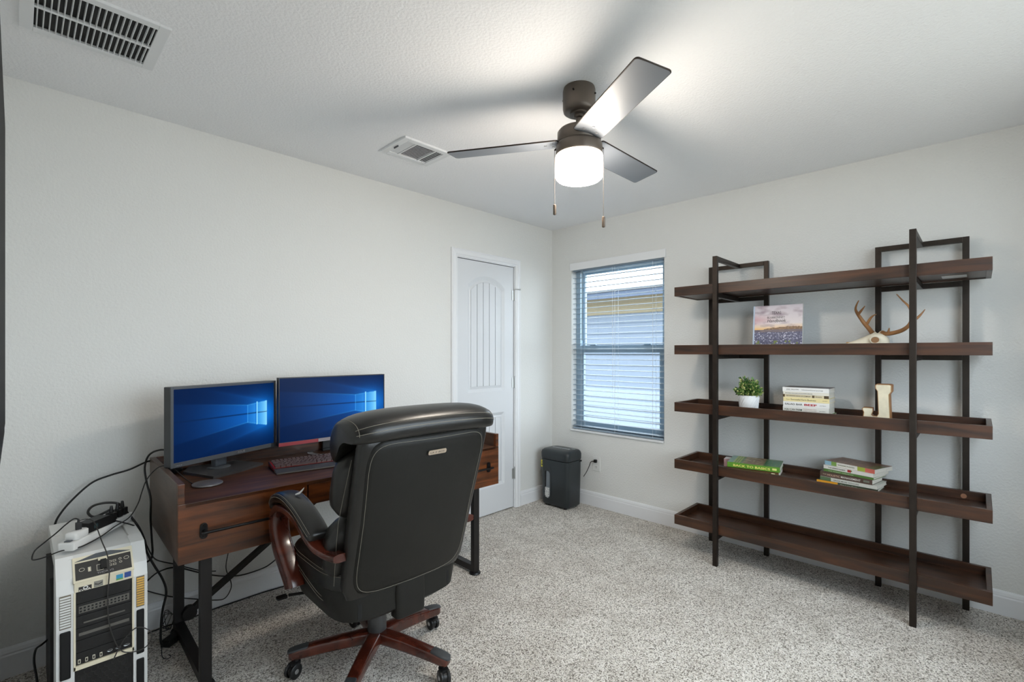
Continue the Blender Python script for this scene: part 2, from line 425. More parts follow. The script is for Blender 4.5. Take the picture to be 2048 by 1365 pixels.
# ------------------------------------------------------------------ window and blind
win = thing('window_1', 'white single-hung window seen through a blind', 'window', (-.1, WY0, WZ0)); del win['category']; win['kind'] = 'structure'
M_vinyl_shaded = mat('window_vinyl_shaded', (168, 190, 206), .35)  # white vinyl, tinted with the bluish shade of a backlit frame
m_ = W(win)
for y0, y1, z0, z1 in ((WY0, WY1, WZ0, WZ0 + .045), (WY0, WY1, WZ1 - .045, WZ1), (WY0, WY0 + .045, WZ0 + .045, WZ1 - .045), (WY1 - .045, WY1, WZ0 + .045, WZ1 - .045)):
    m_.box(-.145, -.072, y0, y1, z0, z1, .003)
m_.build('window_frame', M_vinyl_shaded, win)
m_ = W(win)
for y0, y1, z0, z1 in ((WY0 + .045, WY1 - .045, 1.313, 1.378), (WY0 + .045, WY1 - .045, WZ0 + .045, WZ0 + .085), (WY0 + .045, WY0 + .078, WZ0 + .085, 1.313), (WY1 - .078, WY1 - .045, WZ0 + .085, 1.313)):
    m_.box(-.105, -.078, y0, y1, z0, z1, .003)
for y in (WY0 + .18, WY1 - .18): m_.box(-.085, -.068, y - .03, y + .03, 1.378, 1.386, .002)
m_.build('lower_sash', M_vinyl_shaded, win)
m_ = W(win)
for y0, y1, z0, z1 in ((WY0 + .045, WY1 - .045, 1.335, 1.375), (WY0 + .045, WY1 - .045, WZ1 - .075, WZ1 - .045), (WY0 + .045, WY0 + .07, 1.375, WZ1 - .075), (WY1 - .07, WY1 - .045, 1.375, WZ1 - .075)):
    m_.box(-.138, -.112, y0, y1, z0, z1, .003)
m_.build('upper_sash', M_vinyl_shaded, win)
W(win).box(-.094, -.090, WY0 + .07, WY1 - .07, WZ0 + .08, 1.32).build('pane', M_glass, win)
W(win).box(-.127, -.123, WY0 + .065, WY1 - .065, 1.37, WZ1 - .07).build('pane', M_glass, win)
W(win).box(-.075, .018, WY0 + .002, WY1 - .002, WZ0 + .0005, WZ0 + .016, .004).build('window_sill', M_trim, win)

blind = thing('window_blind', 'white two-inch slat blind lowered and tilted open in the window', 'blind', (-.035, (WY0 + WY1) / 2, WZ1))
W(blind).box(-.06, -.012, WY0 + .006, WY1 - .006, WZ1 - .05, WZ1 - .002, .003).build('headrail', M_slat_shaded, blind)
m_ = W(blind); m_.box(.002, .014, WY0 - .008, WY1 + .016, 2.042, 2.107, .004); m_.box(-.0, .010, WY1 + .006, WY1 + .016, 2.042, 2.107, .002)
m_.build('valance', mat('valance_white', (236, 237, 238), .45), blind)
NS = 31; ztop_, zbot = 2.022, .672
sl = MB()
prof = [(-.025, -.0012), (-.012, .0012), (0, .0018), (.012, .0012), (.025, -.0012), (.025, -.0036), (.012, -.0014), (0, -.0008), (-.012, -.0014), (-.025, -.0036)]
sl.prism(prof, -(WY1 - WY0) / 2 + .009, (WY1 - WY0) / 2 - .009, lambda p, q, h: (p, h, q))
slm = sl.mesh('slat'); slm.materials.append(M_slat_shaded)
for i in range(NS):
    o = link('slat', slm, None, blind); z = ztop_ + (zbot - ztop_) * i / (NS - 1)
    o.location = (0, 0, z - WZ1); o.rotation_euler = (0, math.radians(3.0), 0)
W(blind).box(-.061, -.009, WY0 + .009, WY1 - .009, .640, .655, .004).build('bottom_rail', M_slat_shaded, blind)
M_cord = mat('blind_cord', (232, 236, 240), .7)
for y in (WY0 + .10, (WY0 + WY1) / 2, WY1 - .10):
    for x in (-.0615, -.0085):
        W(blind).tube([(x, y, 2.03), (x, y, .65)], .0011, 6).build('ladder_cord', M_cord, blind)
W(blind).tube([(-.004, WY0 + .115, 2.03), (-.003, WY0 + .115, 1.42)], .0045, 8).build('tilt_wand', mat('wand', (120, 140, 150), .3), blind, 'thin grey tilt wand')
W(blind).tube([(-.003, WY0 + .42, 2.03), (-.003, WY0 + .425, .95)], .0012, 6).build('lift_cord', M_cord, blind)

# ------------------------------------------------------------------ outside: house next door
GZ = -.35
nb = thing('neighbor_house', 'pale house next door with dark roof edge seen through the window', 'house', (-4.1, 0, GZ))
M_siding = mat('siding', (98, 110, 126), .7); M_tan = mat('tan_frieze', (122, 112, 88), .7)
NY0, NY1 = -7.0, 3.0
W(nb).box(-4.4, -4.13, NY0, NY1, GZ, 2.25).build('wall', M_siding, nb)
z = GZ + .1
while z < 2.0:
    zt = min(z + .19, 2.005)
    m_ = W(nb); m_.add([(-4.13, NY0, z), (-4.095, NY0, z), (-4.118, NY0, zt), (-4.13, NY0, zt), (-4.13, NY1, z), (-4.095, NY1, z), (-4.118, NY1, zt), (-4.13, NY1, zt)],
        [(0, 1, 2, 3), (7, 6, 5, 4), (0, 4, 5, 1), (1, 5, 6, 2), (2, 6, 7, 3), (3, 7, 4, 0)])
    m_.build('siding_board', M_siding, nb); z += .19
W(nb).box(-4.13, -4.085, NY0, NY1, 2.005, 2.245).build('frieze_board', M_tan, nb, 'tan frieze board')
W(nb).box(-4.15, -3.60, NY0, NY1, 2.245, 2.262).build('soffit', M_tan, nb)
W(nb).box(-3.60, -3.57, NY0, NY1, 2.235, 2.345).build('fascia', mat('fascia_blue', (58, 72, 94), .6), nb)
m_ = W(nb); m_.add([(-3.53, NY0, 2.345), (-3.53, NY1, 2.345), (-6.5, NY1, 2.75), (-6.5, NY0, 2.75), (-3.53, NY0, 2.378), (-3.53, NY1, 2.378), (-6.5, NY1, 2.79), (-6.5, NY0, 2.79)],
    [(0, 1, 2, 3), (7, 6, 5, 4), (0, 4, 5, 1), (1, 5, 6, 2), (2, 6, 7, 3), (3, 7, 4, 0)])
m_.build('roof', mat('roof_shingle', (96, 98, 100), .8, bump=(40, .5, .01)), nb)
o = MB().box(-14, 12, -14, 14, GZ - .1, GZ).build('ground', mat('side_yard', (128, 126, 120), .9, var=(6, .2))); o['kind'] = 'structure'

# ------------------------------------------------------------------ ceiling fan
FX, FY = 1.782, 1.61
fan = thing('ceiling_fan', 'three-blade bronze ceiling fan with a lit drum light', 'ceiling fan', (FX, FY, H))
M_fan = mat('fan_bronze', (96, 86, 77), .36, .3)
MB().lathe([(.066, 0), (.069, -.012), (.069, -.085), (.066, -.098), (.058, -.104), (.03, -.106)], n=40).build('canopy', M_fan, fan)
for a in (.3, .3 + PI / 2, .3 + PI, .3 + 1.5 * PI):
    MB().lathe([(.004, .067), (.004, .074)], (0, 0, 0), 8, 'x').build('canopy_screw', M_blackm, fan)
    o = [c for c in fan.children][-1]; o.rotation_euler = (0, 0, a); o.location = (0, 0, -.035)
m_ = MB(); m_.lathe([(.040, -.1045), (.040, -.112), (.022, -.114), (.022, -.124), (.0135, -.126), (.0135, -.165), (.02, -.167), (.02, -.178)], n=28)
m_.build('downrod', M_fan, fan)
MB().lathe([(.03, -.165), (.060, -.170), (.084, -.178), (.092, -.188), (.092, -.232), (.090, -.2345), (.096, -.238), (.098, -.246), (.099, -.280), (.097, -.284), (.05, -.284)], n=48).build('motor_housing', M_fan, fan)
M_shade = mat('lit_opal_glass', (255, 250, 240), .3, emit=((255, 243, 228), LAMP))
nt = M_shade.node_tree; b = nt.nodes['Principled BSDF']        # the bulbs sit low in the drum: its collar is dimmer
tc = nt.nodes.new('ShaderNodeTexCoord'); sx_ = nt.nodes.new('ShaderNodeSeparateXYZ'); mr = nt.nodes.new('ShaderNodeMapRange')
nt.links.new(tc.outputs['Object'], sx_.inputs[0]); nt.links.new(sx_.outputs['Z'], mr.inputs['Value'])
mr.inputs['From Min'].default_value = -.286; mr.inputs['From Max'].default_value = -.345; mr.inputs['To Min'].default_value = LAMP * .16; mr.inputs['To Max'].default_value = LAMP
nt.links.new(mr.outputs[0], b.inputs['Emission Strength'])
MB().lathe([(.085, -.2845), (.0985, -.287), (.1005, -.296), (.1005, -.32), (.1005, -.345), (.1005, -.365), (.098, -.378), (.090, -.386), (.07, -.390), (.03, -.392)], n=48).build('glass_shade', M_shade, fan, 'glowing white opal glass drum')
M_blade = mat('fan_blade', (112, 117, 124), .44, .1, var=(3, .08))
outline = rrect(.085, .575, -.064, .064, .012, 4)
pit = math.radians(11)
for k_, a in enumerate((60, 180, 300)):
    bl = MB(); bl.prism(outline, -.003, .003); me = bl.mesh('blade')
    o = link('blade', me, M_blade, fan); o.location = (0, 0, -.225)
    o.rotation_euler = (Matrix.Rotation(math.radians(a), 4, 'Z') @ Matrix.Rotation(-pit, 4, 'X')).to_euler()
    edge = MB(); 
    edge.tube([(x, y, 0) for x, y in outline], .0033, 6, True).build('edge_band', M_metal, o)
    for sx, sy in ((.115, -.028), (.115, .028), (.145, 0)):
        MB().lathe([(.0055, -.0055), (.006, -.003)], (sx, sy, 0), 10).build('screw', M_silver, o)
    m_ = MB(); m_.box(.05, .16, -.024, .024, .0032, .0075, .002); m_.build('blade_iron', M_fan, o)
LAT = Vector((-.69622, .71787, 0))       # across the view
for s_, zt, zb, fb in ((-1, -.262, -.495, .042), (1, -.255, -.546, .044)):
    p = LAT * (.104 * s_); m_ = MB(); zz = zt
    m_.tube([LAT * (.096 * s_) + Vector((0, 0, zt + .008)), p + Vector((0, 0, zt))], .0035, 6)
    while zz > zb:
        m_.lathe([(.0008, zz - .0017), (.0017, zz), (.0008, zz + .0017)], (p.x, p.y, 0), 6); zz -= .0046
    pc = m_.build('pull_chain', M_metal, fan)
    MB().lathe([(.003, zb + .003), (.0068, zb), (.0068, zb - fb + .003), (.004, zb - fb)], (p.x, p.y, 0), 12).build('fob', mat('fob_bronze', (104, 90, 78), .4, .5), pc)

# ------------------------------------------------------------------ ceiling vents
v1 = thing('return_vent', 'large white return-air grille in the ceiling near the left wall', 'vent', (3.26, .655, H))
x0, x1, y0, y1 = 3.075, 3.445, .485, .83
m_ = W(v1)
ix0, ix1 = x0 + .035, x1 - .035
rows = ((y0 + .030, (y0 + y1) / 2 - .005), ((y0 + y1) / 2 + .005, y1 - .030))
m_.box(x0, ix0, y0, y1, H - .010, H, .002); m_.box(ix1, x1, y0, y1, H - .010, H, .002)
m_.box(ix0, ix1, y0, rows[0][0], H - .010, H); m_.box(ix0, ix1, rows[1][1], y1, H - .010, H); m_.box(ix0, ix1, rows[0][1], rows[1][0], H - .011, H)
m_.build('grille_frame', M_vent, v1)
W(v1).box(ix0, ix1, rows[0][0], rows[1][1], H - .0012, H - .0006).build('dark_backing', M_dark, v1)
for (ya, yb) in rows:
    sm_ = MB(); L_ = yb - ya
    sm_.add([(-.0012, -L_ / 2, 0), (.0008, -L_ / 2, 0), (.0026, -L_ / 2, .0085), (.0006, -L_ / 2, .0085), (-.0012, L_ / 2, 0), (.0008, L_ / 2, 0), (.0026, L_ / 2, .0085), (.0006, L_ / 2, .0085)],
        [(0, 1, 2, 3), (7, 6, 5, 4), (0, 4, 5, 1), (1, 5, 6, 2), (2, 6, 7, 3), (3, 7, 4, 0)])
    me = sm_.mesh('louver'); me.materials.append(M_vent)
    for i in range(19):
        o = link('louver', me, None, v1); o.location = (ix0 + (ix1 - ix0) * (i + .5) / 19 - v1.location.x, (ya + yb) / 2 - v1.location.y, -.0102)
v2 = thing('supply_vent', 'small white three-way supply register in the ceiling beside the fan', 'vent', (1.896, .583, H))
x0, x1, y0, y1 = 1.742, 2.05, .46, .706
m_ = W(v2)
ex0, ex1, ey0, ey1 = x0 + .035, x1 - .035, y0 + .035, y1 - .035
for q in ((x0, ex0, y0, y1), (ex1, x1, y0, y1), (ex0, ex1, y0, ey0), (ex0, ex1, ey1, y1)): m_.box(q[0], q[1], q[2], q[3], H - .012, H, .003)
c1, c2 = ex0 + .055, ex1 - .055
m_.box(c1 - .004, c1 + .004, ey0, ey1, H - .012, H); m_.box(c2 - .004, c2 + .004, ey0, ey1, H - .012, H)
m_.build('register_frame', M_vent, v2)
W(v2).box(ex0, ex1, ey0, ey1, H - .0012, H - .0006).build('dark_backing', mat('vent_inside', (96, 100, 104), .7), v2)
for i in range(12):
    y = ey0 + (ey1 - ey0) * (i + .5) / 12
    W(v2).bar((c1 + .004, y, H - .007), (c2 - .004, y, H - .007), .008, .0012, Vector((0, .5, 1))).build('vane', M_vent, v2)
for (a, c, sg) in ((ex0, c1 - .004, 1), (c2 + .004, ex1, -1)):
    for i in range(4):
        x = a + (c - a) * (i + .5) / 4
        W(v2).bar((x, ey0, H - .007), (x, ey1, H - .007), .010, .0012, Vector((.5 * sg, 0, 1))).build('vane', M_vent, v2)
W(v2).box(x1 - .027, x1 - .022, .56, .60, H - .020, H - .011, .001).build('damper_lever', M_grey, v2)

# ------------------------------------------------------------------ shelving unit
SH = thing('bookshelf', 'dark wood and metal open bookshelf with five tray shelves', 'bookshelf', (.25, 2.13, 0))
SY0, SY1, SX0, SX1 = 1.392, 2.876, .08, .432
TOPS = (1.745, 1.364, .989, .615, .249)
FLOORS = []
for i, t in enumerate(TOPS):
    zb = t - .060; fl = zb + .018; FLOORS.append(fl); w = .020
    bd = W(SH); bd.box(SX0 + w, SX1 - w, SY0 + w, SY1 - w, zb + .004, fl); sh = bd.build('shelf', M_shelf, SH)
    for q in ((SX1 - w, SX1, SY0, SY1), (SX0, SX0 + w, SY0, SY1), (SX0 + w, SX1 - w, SY0, SY0 + w), (SX0 + w, SX1 - w, SY1 - w, SY1)):
        W(SH).box(q[0], q[1], q[2], q[3], zb, t, .0015).build('shelf_rim', M_shelf, sh)
if True:
    m_ = W(SH); m_.box(.20, .30, 2.70, 2.79, TOPS[0] - .0575, TOPS[0] - .0562); m_.build('sticker', mat('sticker_paper', (196, 196, 196), .5), SH, 'pale sticker on the underside of the top shelf')
    m_ = W(SH); m_.lathe([(.012, .1005), (.012, .103)], (0, 2.776, .588), 12, 'x'); m_.build('wood_plug', mat('plug', (142, 98, 72), .6), SH)
T_ = .027
def upright(x, y, z1): return W(SH).box(x - T_ / 2, x + T_ / 2, y - T_ / 2, y + T_ / 2, 0, z1, .0015).build('upright', M_metal, SH)
for yc, dy in ((1.665, .178), (2.604, .180)):
    upright(SX1 + T_ / 2 + .0005, yc, 1.91)
    for s_ in (-1, 1): upright(.06, yc + s_ * dy, 1.91)
    zl = [1.91 - T_ / 2] + [t - .060 - T_ / 2 - .0005 for t in TOPS]
    for j, z in enumerate(zl):
        W(SH).box(.06 - T_ / 2 + .001, .06 + T_ / 2 - .001, yc - dy + T_ / 2, yc + dy - T_ / 2, z - T_ / 2, z + T_ / 2, .0015).build('crossbar', M_metal, SH)
        W(SH).box(.06 + T_ / 2 - .001, SX1, yc - T_ / 2 + .001, yc + T_ / 2 - .001, z - T_ / 2, z + T_ / 2, .0015).build('crossbar', M_metal, SH)

# ------------------------------------------------------------------ things on the shelves
# picture-covered book standing on the second shelf
def fbm(x, y, s_, seed): return mnoise.fractal(Vector((x * s_, y * s_, seed)), 1.0, 2.0, 4)
def cover(u, v):
    if v > .47:
        c = mixc((240, 196, 140), (226, 214, 214), (v - .47) / .14)
        if v > .58: c = mixc(c, (196, 188, 198), (v - .58) / .35)
        cl = fbm(u, v * 2.6, 3.0, 3.1)
        c = mixc(c, (150, 132, 146), max(0, cl) * 1.1)
        if u < .5 and .55 < v < .82: c = mixc(c, (198, 132, 142), max(0, .5 - u) * 1.3 * (1 - abs(v - .69) / .14))
        if v < .53: c = mixc(c, (246, 190, 110), (1 - u) * .7 * (1 - (v - .47) / .06))
        hill = .47 + .015 + .05 * max(0, math.sin((u - .22) * 3.0)) + .015 * fbm(u, .2, 9, 1)
        if u > .2 and v < hill: c = mixc((116, 84, 60), (150, 116, 82), .5 + fbm(u, v, 30, 2))
    elif v > .42: c = mixc((92, 84, 102), (128, 112, 112), .5 + .8 * fbm(u, v * 4, 8, 5))
    else:
        d = (.42 - v) / .42; sc_ = 60 - 30 * d
        h_ = mnoise.cell(Vector((u * sc_, v * sc_ * 1.3, 1))); 
        c = mixc((78, 80, 108), (136, 138, 168), h_)
        if h_ > .82: c = (214, 214, 232)
        if d > .45 and mnoise.cell(Vector((u * 26, v * 30, 7))) > .62: c = mixc(c, (116, 134, 58), .85)
    return c
hb = thing('picture_book', 'upright square book with a flower-field sunset cover on the second shelf', 'book', (.205, 1.94, FLOORS[1]), math.radians(1))
hw, hh, ht = .275, .288, .020
lean = math.radians(-5)
ML = Matrix.Rotation(lean, 4, 'Y')
def lv(x, y, z): return ML @ Vector((x, y, z))
m_ = MB(); m_.box(-ht, 0, -hw / 2, hw / 2, 0, hh, .0015, ML); m_.build('cover', mat('book_blue_spine', (186, 202, 222), .4), hb)
m_ = MB(); m_.box(-ht + .003, -.003, -hw / 2 + .006, hw / 2 + .0004, .004, hh + .0004, 0, ML); m_.build('pages', M_paper, hb)
picture('cover_picture', vcol_mat('print_cover', 0, .35), hb, lv(.0006, -hw / 2 + .010, .0005), lv(0, 1, 0), lv(0, 0, 1), hw - .010, hh - .001, 130, 130, cover)
text('lettering', 'TEXAS', M_text_d, hb, lv(.001, -.030, .232), lv(0, 1, 0), lv(0, 0, 1), width=.052, size=.026)
text('lettering', 'BLUEBONNET', M_text_d, hb, lv(.001, -.055, .206), lv(0, 1, 0), lv(0, 0, 1), width=.098, size=.017)
text('lettering', 'Handbook', M_text_d, hb, lv(.001, -.055, .182), lv(0, 1, 0), lv(0, 0, 1), width=.105, size=.028, shear=.25)

# deer skull with antlers
sk = thing('deer_skull', 'bleached deer skull with brown antlers on the second shelf', 'skull', (.2, 2.40, FLOORS[1]))
M_bone = mat('bone', (232, 222, 200), .6, bump=(60, .3, .002), var=(18, .12)); M_ant = mat('antler', (150, 106, 66), .55, bump=(90, .4, .002), var=(12, .35))
ax_ = Vector((.28, -.96, 0)).normalized(); sd = Vector((.96, .28, 0)).normalized()
def skc(t, h): return Vector((.19, 2.475, 0)) + ax_ * t + Vector((0, 0, FLOORS[1] + h))
m_ = W(sk)
m_.loft([(skc(-.01, .050), sd, Z3, .018, .022, 2), (skc(.005, .052), sd, Z3, .036, .036, 2.2), (skc(.03, .056), sd, Z3, .046, .044, 2.3), (skc(.06, .056), sd, Z3, .046, .044, 2.4), (skc(.085, .050), sd, Z3, .040, .038, 2.4),
    (skc(.11, .043), sd, Z3, .031, .032, 2.4), (skc(.14, .036), sd, Z3, .025, .026, 2.5), (skc(.17, .029), sd, Z3, .021, .020, 2.5), (skc(.192, .023), sd, Z3, .014, .013, 2.2), (skc(.198, .020), sd, Z3, .006, .006, 2)], 28)
for p, q in (((.185, 2.445, FLOORS[1] + .085), (.195, 2.460, 1.425)), ((.165, 2.425, FLOORS[1] + .085), (.168, 2.413, 1.424))):
    m_.tube([p, q], [.017, .0135], 12)
m_.build('skull', M_bone, sk)
for s_ in (-1, 1):
    c = skc(.058, .062) + sd * (.0435 * s_)
    m_ = W(sk); m_.loft([(c - sd * s_ * .004, ax_, Z3, .021, .019, 2), (c + sd * s_ * .0045, ax_, Z3, .020, .018, 2)], 20); m_.build('eye_socket', mat('socket', (150, 112, 78), .8), sk)
    pts = [c + sd * s_ * .004 + ax_ * (.0215 * math.cos(a * PI / 12)) + Z3 * (.0195 * math.sin(a * PI / 12)) for a in range(24)]
    W(sk).tube(pts, .0042, 8, True).build('socket_rim', M_bone, sk)
m_ = W(sk); m_.loft([(skc(.155, .046), ax_, sd, .026, .011, 2), (skc(.155, .060) , ax_, sd, .02, .007, 2)][:1] + [(skc(.155, .052), ax_, sd, .024, .008, 2)], 16); m_.build('nose_opening', mat('socket2', (196, 160, 108), .8), sk)
antL = [(0.168, 2.413, 1.420), (0.15, 2.392, 1.451), (0.14, 2.371, 1.48), (0.15, 2.353, 1.513), (0.17, 2.341, 1.54), (0.19, 2.338, 1.56), (0.21, 2.346, 1.582), (0.23, 2.358, 1.602)]
antR = [(0.194, 2.458, 1.421), (0.22, 2.489, 1.417), (0.25, 2.537, 1.428), (0.27, 2.569, 1.449), (0.28, 2.584, 1.476), (0.29, 2.587, 1.508), (0.29, 2.577, 1.549), (0.28, 2.55, 1.585), (0.27, 2.525, 1.62)]
def taper(pts, r0, r1, k_=5):
    p = smooth_path(pts, k_); n_ = len(p); return p, [r0 + (r1 - r0) * (i / (n_ - 1)) ** 1.5 for i in range(n_)]
for main, tines in ((antL, [[(0.17, 2.348, 1.532), (0.19, 2.366, 1.552), (0.21, 2.383, 1.572)], [(0.142, 2.380, 1.470), (0.15, 2.397, 1.502), (0.16, 2.412, 1.519), (0.17, 2.429, 1.527)]]),
                    (antR, [[(0.28, 2.582, 1.470), (0.27, 2.607, 1.492), (0.26, 2.623, 1.513), (0.26, 2.637, 1.535)], [(0.22, 2.484, 1.417), (0.22, 2.487, 1.431), (0.22, 2.49, 1.448)]])):
    p, r = taper(main, .0115, .0022); m_ = W(sk); m_.tube(p, r, 10); m_.tube([main[0], Vector(main[0]).lerp(Vector(main[1]), .2)], [.015, .0125], 10); an = m_.build('antler', M_ant, sk, 'brown branching antler')
    for t in tines:
        p, r = taper(t, .0075, .0015); m_ = W(sk); m_.tube(p, r, 8); m_.build('tine', M_ant, an)

# potted plant
pl = thing('potted_plant', 'small leafy plant in a white ribbed pot on the third shelf', 'plant', (.275, 1.803, FLOORS[2]))
M_pot = mat('white_ceramic', (236, 236, 236), .35)
m_ = MB(); m_.lathe([(.046, 0), (.050, .003), (.0585, .098), (.0595, .104), (.055, .104), (.053, .09), (.01, .088)], n=40); pot = m_.build('pot', M_pot, pl)
for i in range(22):
    a0 = 2 * PI * i / 22
    pts = [(math.cos(a0 + .9 * t) * (.0505 + .0082 * t), math.sin(a0 + .9 * t) * (.0505 + .0082 * t), .006 + .088 * t) for t in [j / 6 for j in range(7)]]
    MB().tube(pts, .0016, 5).build('rib', M_pot, pot)
MB().lathe([(.052, .086), (.052, .092)], n=24).build('soil', mat('soil', (58, 46, 34), .9), pl)
G1 = mat('leaf_green', (98, 140, 66), .5, var=(30, .35)); G2 = mat('leaf_cream', (206, 206, 132), .5, var=(30, .2)); G3 = mat('leaf_dark', (48, 86, 40), .5)
def leaf(b__, p, d, L_, w):
    d = d.normalized(); u = d.orthogonal().normalized(); u = (Matrix.Rotation(R.uniform(0, 6.28), 4, d) @ u); nrm = d.cross(u)
    b__.add([p, p + d * L_ * .5 + u * w + nrm * .001, p + d * L_, p + d * L_ * .5 - u * w + nrm * .001], [(0, 1, 2, 3)])
lbs = [MB(), MB(), MB()]; stm = MB()
for i in range(150):
    th, ph = R.uniform(0, 6.28), math.acos(R.uniform(-.15, 1)); rr = R.uniform(.55, 1)
    d = Vector((math.sin(ph) * math.cos(th), math.sin(ph) * math.sin(th), math.cos(ph)))
    tip = Vector((d.x * .082 * rr, d.y * .082 * rr, .125 + d.z * .10 * rr))
    base = Vector((d.x * .02, d.y * .02, .09)); stm.tube([base, base.lerp(tip, .6) + Vector((0, 0, .006)), tip], .0011, 4)
    for j in range(9):
        p = base.lerp(tip, R.uniform(.45, 1.0)); dd = d + Vector((R.uniform(-1, 1), R.uniform(-1, 1), R.uniform(-.6, 1))) * .9
        leaf(lbs[R.choices((0, 1, 2), (5, 4.5 if rr > .7 else 1.2, 2.0))[0]], p, dd, R.uniform(.014, .021), R.uniform(.004, .0065))
stm.build('stem', G3, pl, kind='stuff')
for q, (b__, m__, lab) in enumerate(zip(lbs, (G1, G2, G3), ('green leaves', 'cream leaf tips', 'dark green leaves'))): b__.build('foliage', m__, pl, lab, kind='stuff', fix=False)

# books
def book(name, label, cx, cy, z, L_, D, T, rz, ccover, ctop=None, group=None, spine=(), blocks=()):
    """lies flat: spine towards +x local, length along y; (cx, cy) is the spine's middle"""
    t = thing(name, label, 'book', (cx, cy, z), rz, group)
    cm = mat('cover_%02x%02x%02x' % ccover, ccover, .4)
    c = MB(); c.box(-D, 0, -L_ / 2, L_ / 2, 0, .0014); c.box(-.0016, .0002, -L_ / 2, L_ / 2, 0, T)
    if ctop is None: c.box(-D, 0, -L_ / 2, L_ / 2, T - .0014, T)
    c.build('cover', cm, t)
    if ctop is not None:
        if callable(ctop):
            MB().box(-D, 0, -L_ / 2, L_ / 2, T - .0014, T - .0002).build('front_cover', cm, t)
            picture('cover_picture', MATS['print_cover'], t, (-.0005, -L_ / 2 + .0005, T), (0, 1, 0), (-1, 0, 0), L_ - .001, D - .001, 40, 30, ctop)
        else:
            MB().box(-D, 0, -L_ / 2, L_ / 2, T - .0014, T).build('front_cover', mat('cover_%02x%02x%02x' % ctop, ctop, .35), t)
    MB().box(-D + .002, -.0017, -L_ / 2 + .002, L_ / 2 - .002, .0015, T - .0015).build('pages', M_paper, t)
    for (a0, a1, c_, lo, hi) in blocks:
        MB().box(.0002, .0006, -L_ / 2 + a0 * L_, -L_ / 2 + a1 * L_, T * lo, T * hi).build('spine_band', mat('ink_%02x%02x%02x' % c_, c_, .45), t)
    for (s_, a0, a1, hgt, c_, bold, yo) in spine:
        text('lettering', s_, mat('ink_%02x%02x%02x' % c_, c_, .5), t, (.0008, -L_ / 2 + a0 * L_, T * yo), (0, 1, 0), (0, 0, 1), width=(a1 - a0) * L_, size=hgt, bold=bold)
    return t
g3 = 'books stacked on the third shelf'; z = FLOORS[2]
S3 = [
 ('paperback_book', 'green-spined book at the bottom of the third-shelf stack', .255, .17, .020, (108, 134, 74), None, (), ((.1, .5, (196, 190, 120), .1, .6),), .012),
 ('paperback_book', 'white book lettered YOU CAN FARM in the third-shelf stack', .232, .155, .034, (228, 226, 220), None, (('YOU CAN FARM', .03, .43, .0155, (52, 66, 60), .012, .32), ('The Entrepreneur\'s Guide', .46, .74, .0065, (170, 90, 90), 0, .62), ('to Start and Succeed', .46, .74, .0065, (120, 60, 60), 0, .34), ('Joel Salatin', .80, .93, .0075, (90, 90, 90), 0, .4)), (), 0),
 ('paperback_book', 'white book with red BEEF lettering in the third-shelf stack', .232, .155, .028, (232, 230, 226), None, (('SALAD BAR', .04, .43, .014, (60, 60, 58), .012, .3), ('BEEF', .47, .74, .0155, (178, 40, 44), .03, .28), ('Joel Salatin', .80, .93, .007, (80, 80, 80), 0, .4)), (), .0),
 ('paperback_book', 'cream-yellow book lettered Your Successful Farm Business in the stack', .232, .155, .025, (236, 220, 166), None, (('Your', .06, .15, .009, (120, 110, 80), 0, .35), ('Successful Farm Business', .17, .72, .0135, (96, 92, 76), 0, .32), ('Joel Salatin', .86, .96, .006, (110, 100, 80), 0, .45)), (), .0),
 ('paperback_book', 'tan book with dark end blocks about compost in the stack', .232, .155, .016, (220, 206, 172), None, (('THE ORGANIC BOOK OF COMPOST', .07, .62, .0085, (62, 48, 34), .008, .3), ('PEARS', .72, .86, .0085, (70, 54, 40), 0, .3)), ((0, .045, (92, 74, 48), 0, 1), (.65, .70, (98, 80, 54), .1, .95), (.90, 1, (86, 70, 46), 0, 1)), -.002),
 ('paperback_book', 'thin off-white book second from the top of the third-shelf stack', .230, .155, .016, (226, 220, 206), None, (('BEYOND THE WAR ON INVASIVE SPECIES', .05, .65, .0075, (90, 88, 82), .004, .3),), (), .002),
 ('paperback_book', 'white book with a dark red cover topping the third-shelf stack', .234, .160, .025, (232, 230, 226), (92, 74, 70), (('JOEL SALATIN', .09, .36, .0095, (70, 70, 70), 0, .38), ('Unconventional Journey', .43, .88, .0095, (90, 90, 90), 0, .38)), (), .003)]
for (nm, lab, L_, D, T, cc, ct, sp, bl, dx) in S3:
    book(nm, lab, .285 + dx, 2.113 + R.uniform(-.003, .003), z, L_, D, T, math.radians(R.uniform(-1, 1)), cc, ct, g3, sp, bl); z += T + .0003
g4 = 'books lying on the fourth shelf'
z = FLOORS[3]
book('hardback_book', 'brown book half hidden under the green Back to Basics book', .345, 1.845, z, .285, .21, .036, math.radians(9), (104, 74, 48), None, g4, (('GARDENING', .35, .80, .016, (226, 214, 170), .01, .35),), ((.86, .93, (220, 210, 170), .4, .75),))
def btb(u, v):
    c = mixc((70, 104, 66), (104, 130, 96), .5 + fbm(u, v, 4, 9))
    if .28 < u < .68: c = mixc(c, mixc((120, 90, 70), (196, 180, 140), mnoise.cell(Vector((u * 22, v * 14, 2)))), .85)
    if u > .72 and int(u * 26) % 2 == 0 and .15 < v < .8: c = mixc(c, (60, 120, 90), .8)
    if u < .12 : c = (132, 162, 150)
    elif u < .24 and int(u * 40) % 2: c = (170, 186, 90)
    return c
book('hardback_book', 'thick green book lettered BACK TO BASICS on the fourth shelf', .352, 1.852, z + .0363, .287, .215, .030, math.radians(10), (92, 142, 44), btb, g4, (('BACK TO BASICS', .12, .82, .0185, (238, 226, 120), .016, .24),), ((.86, .94, (214, 218, 130), .3, .7),))
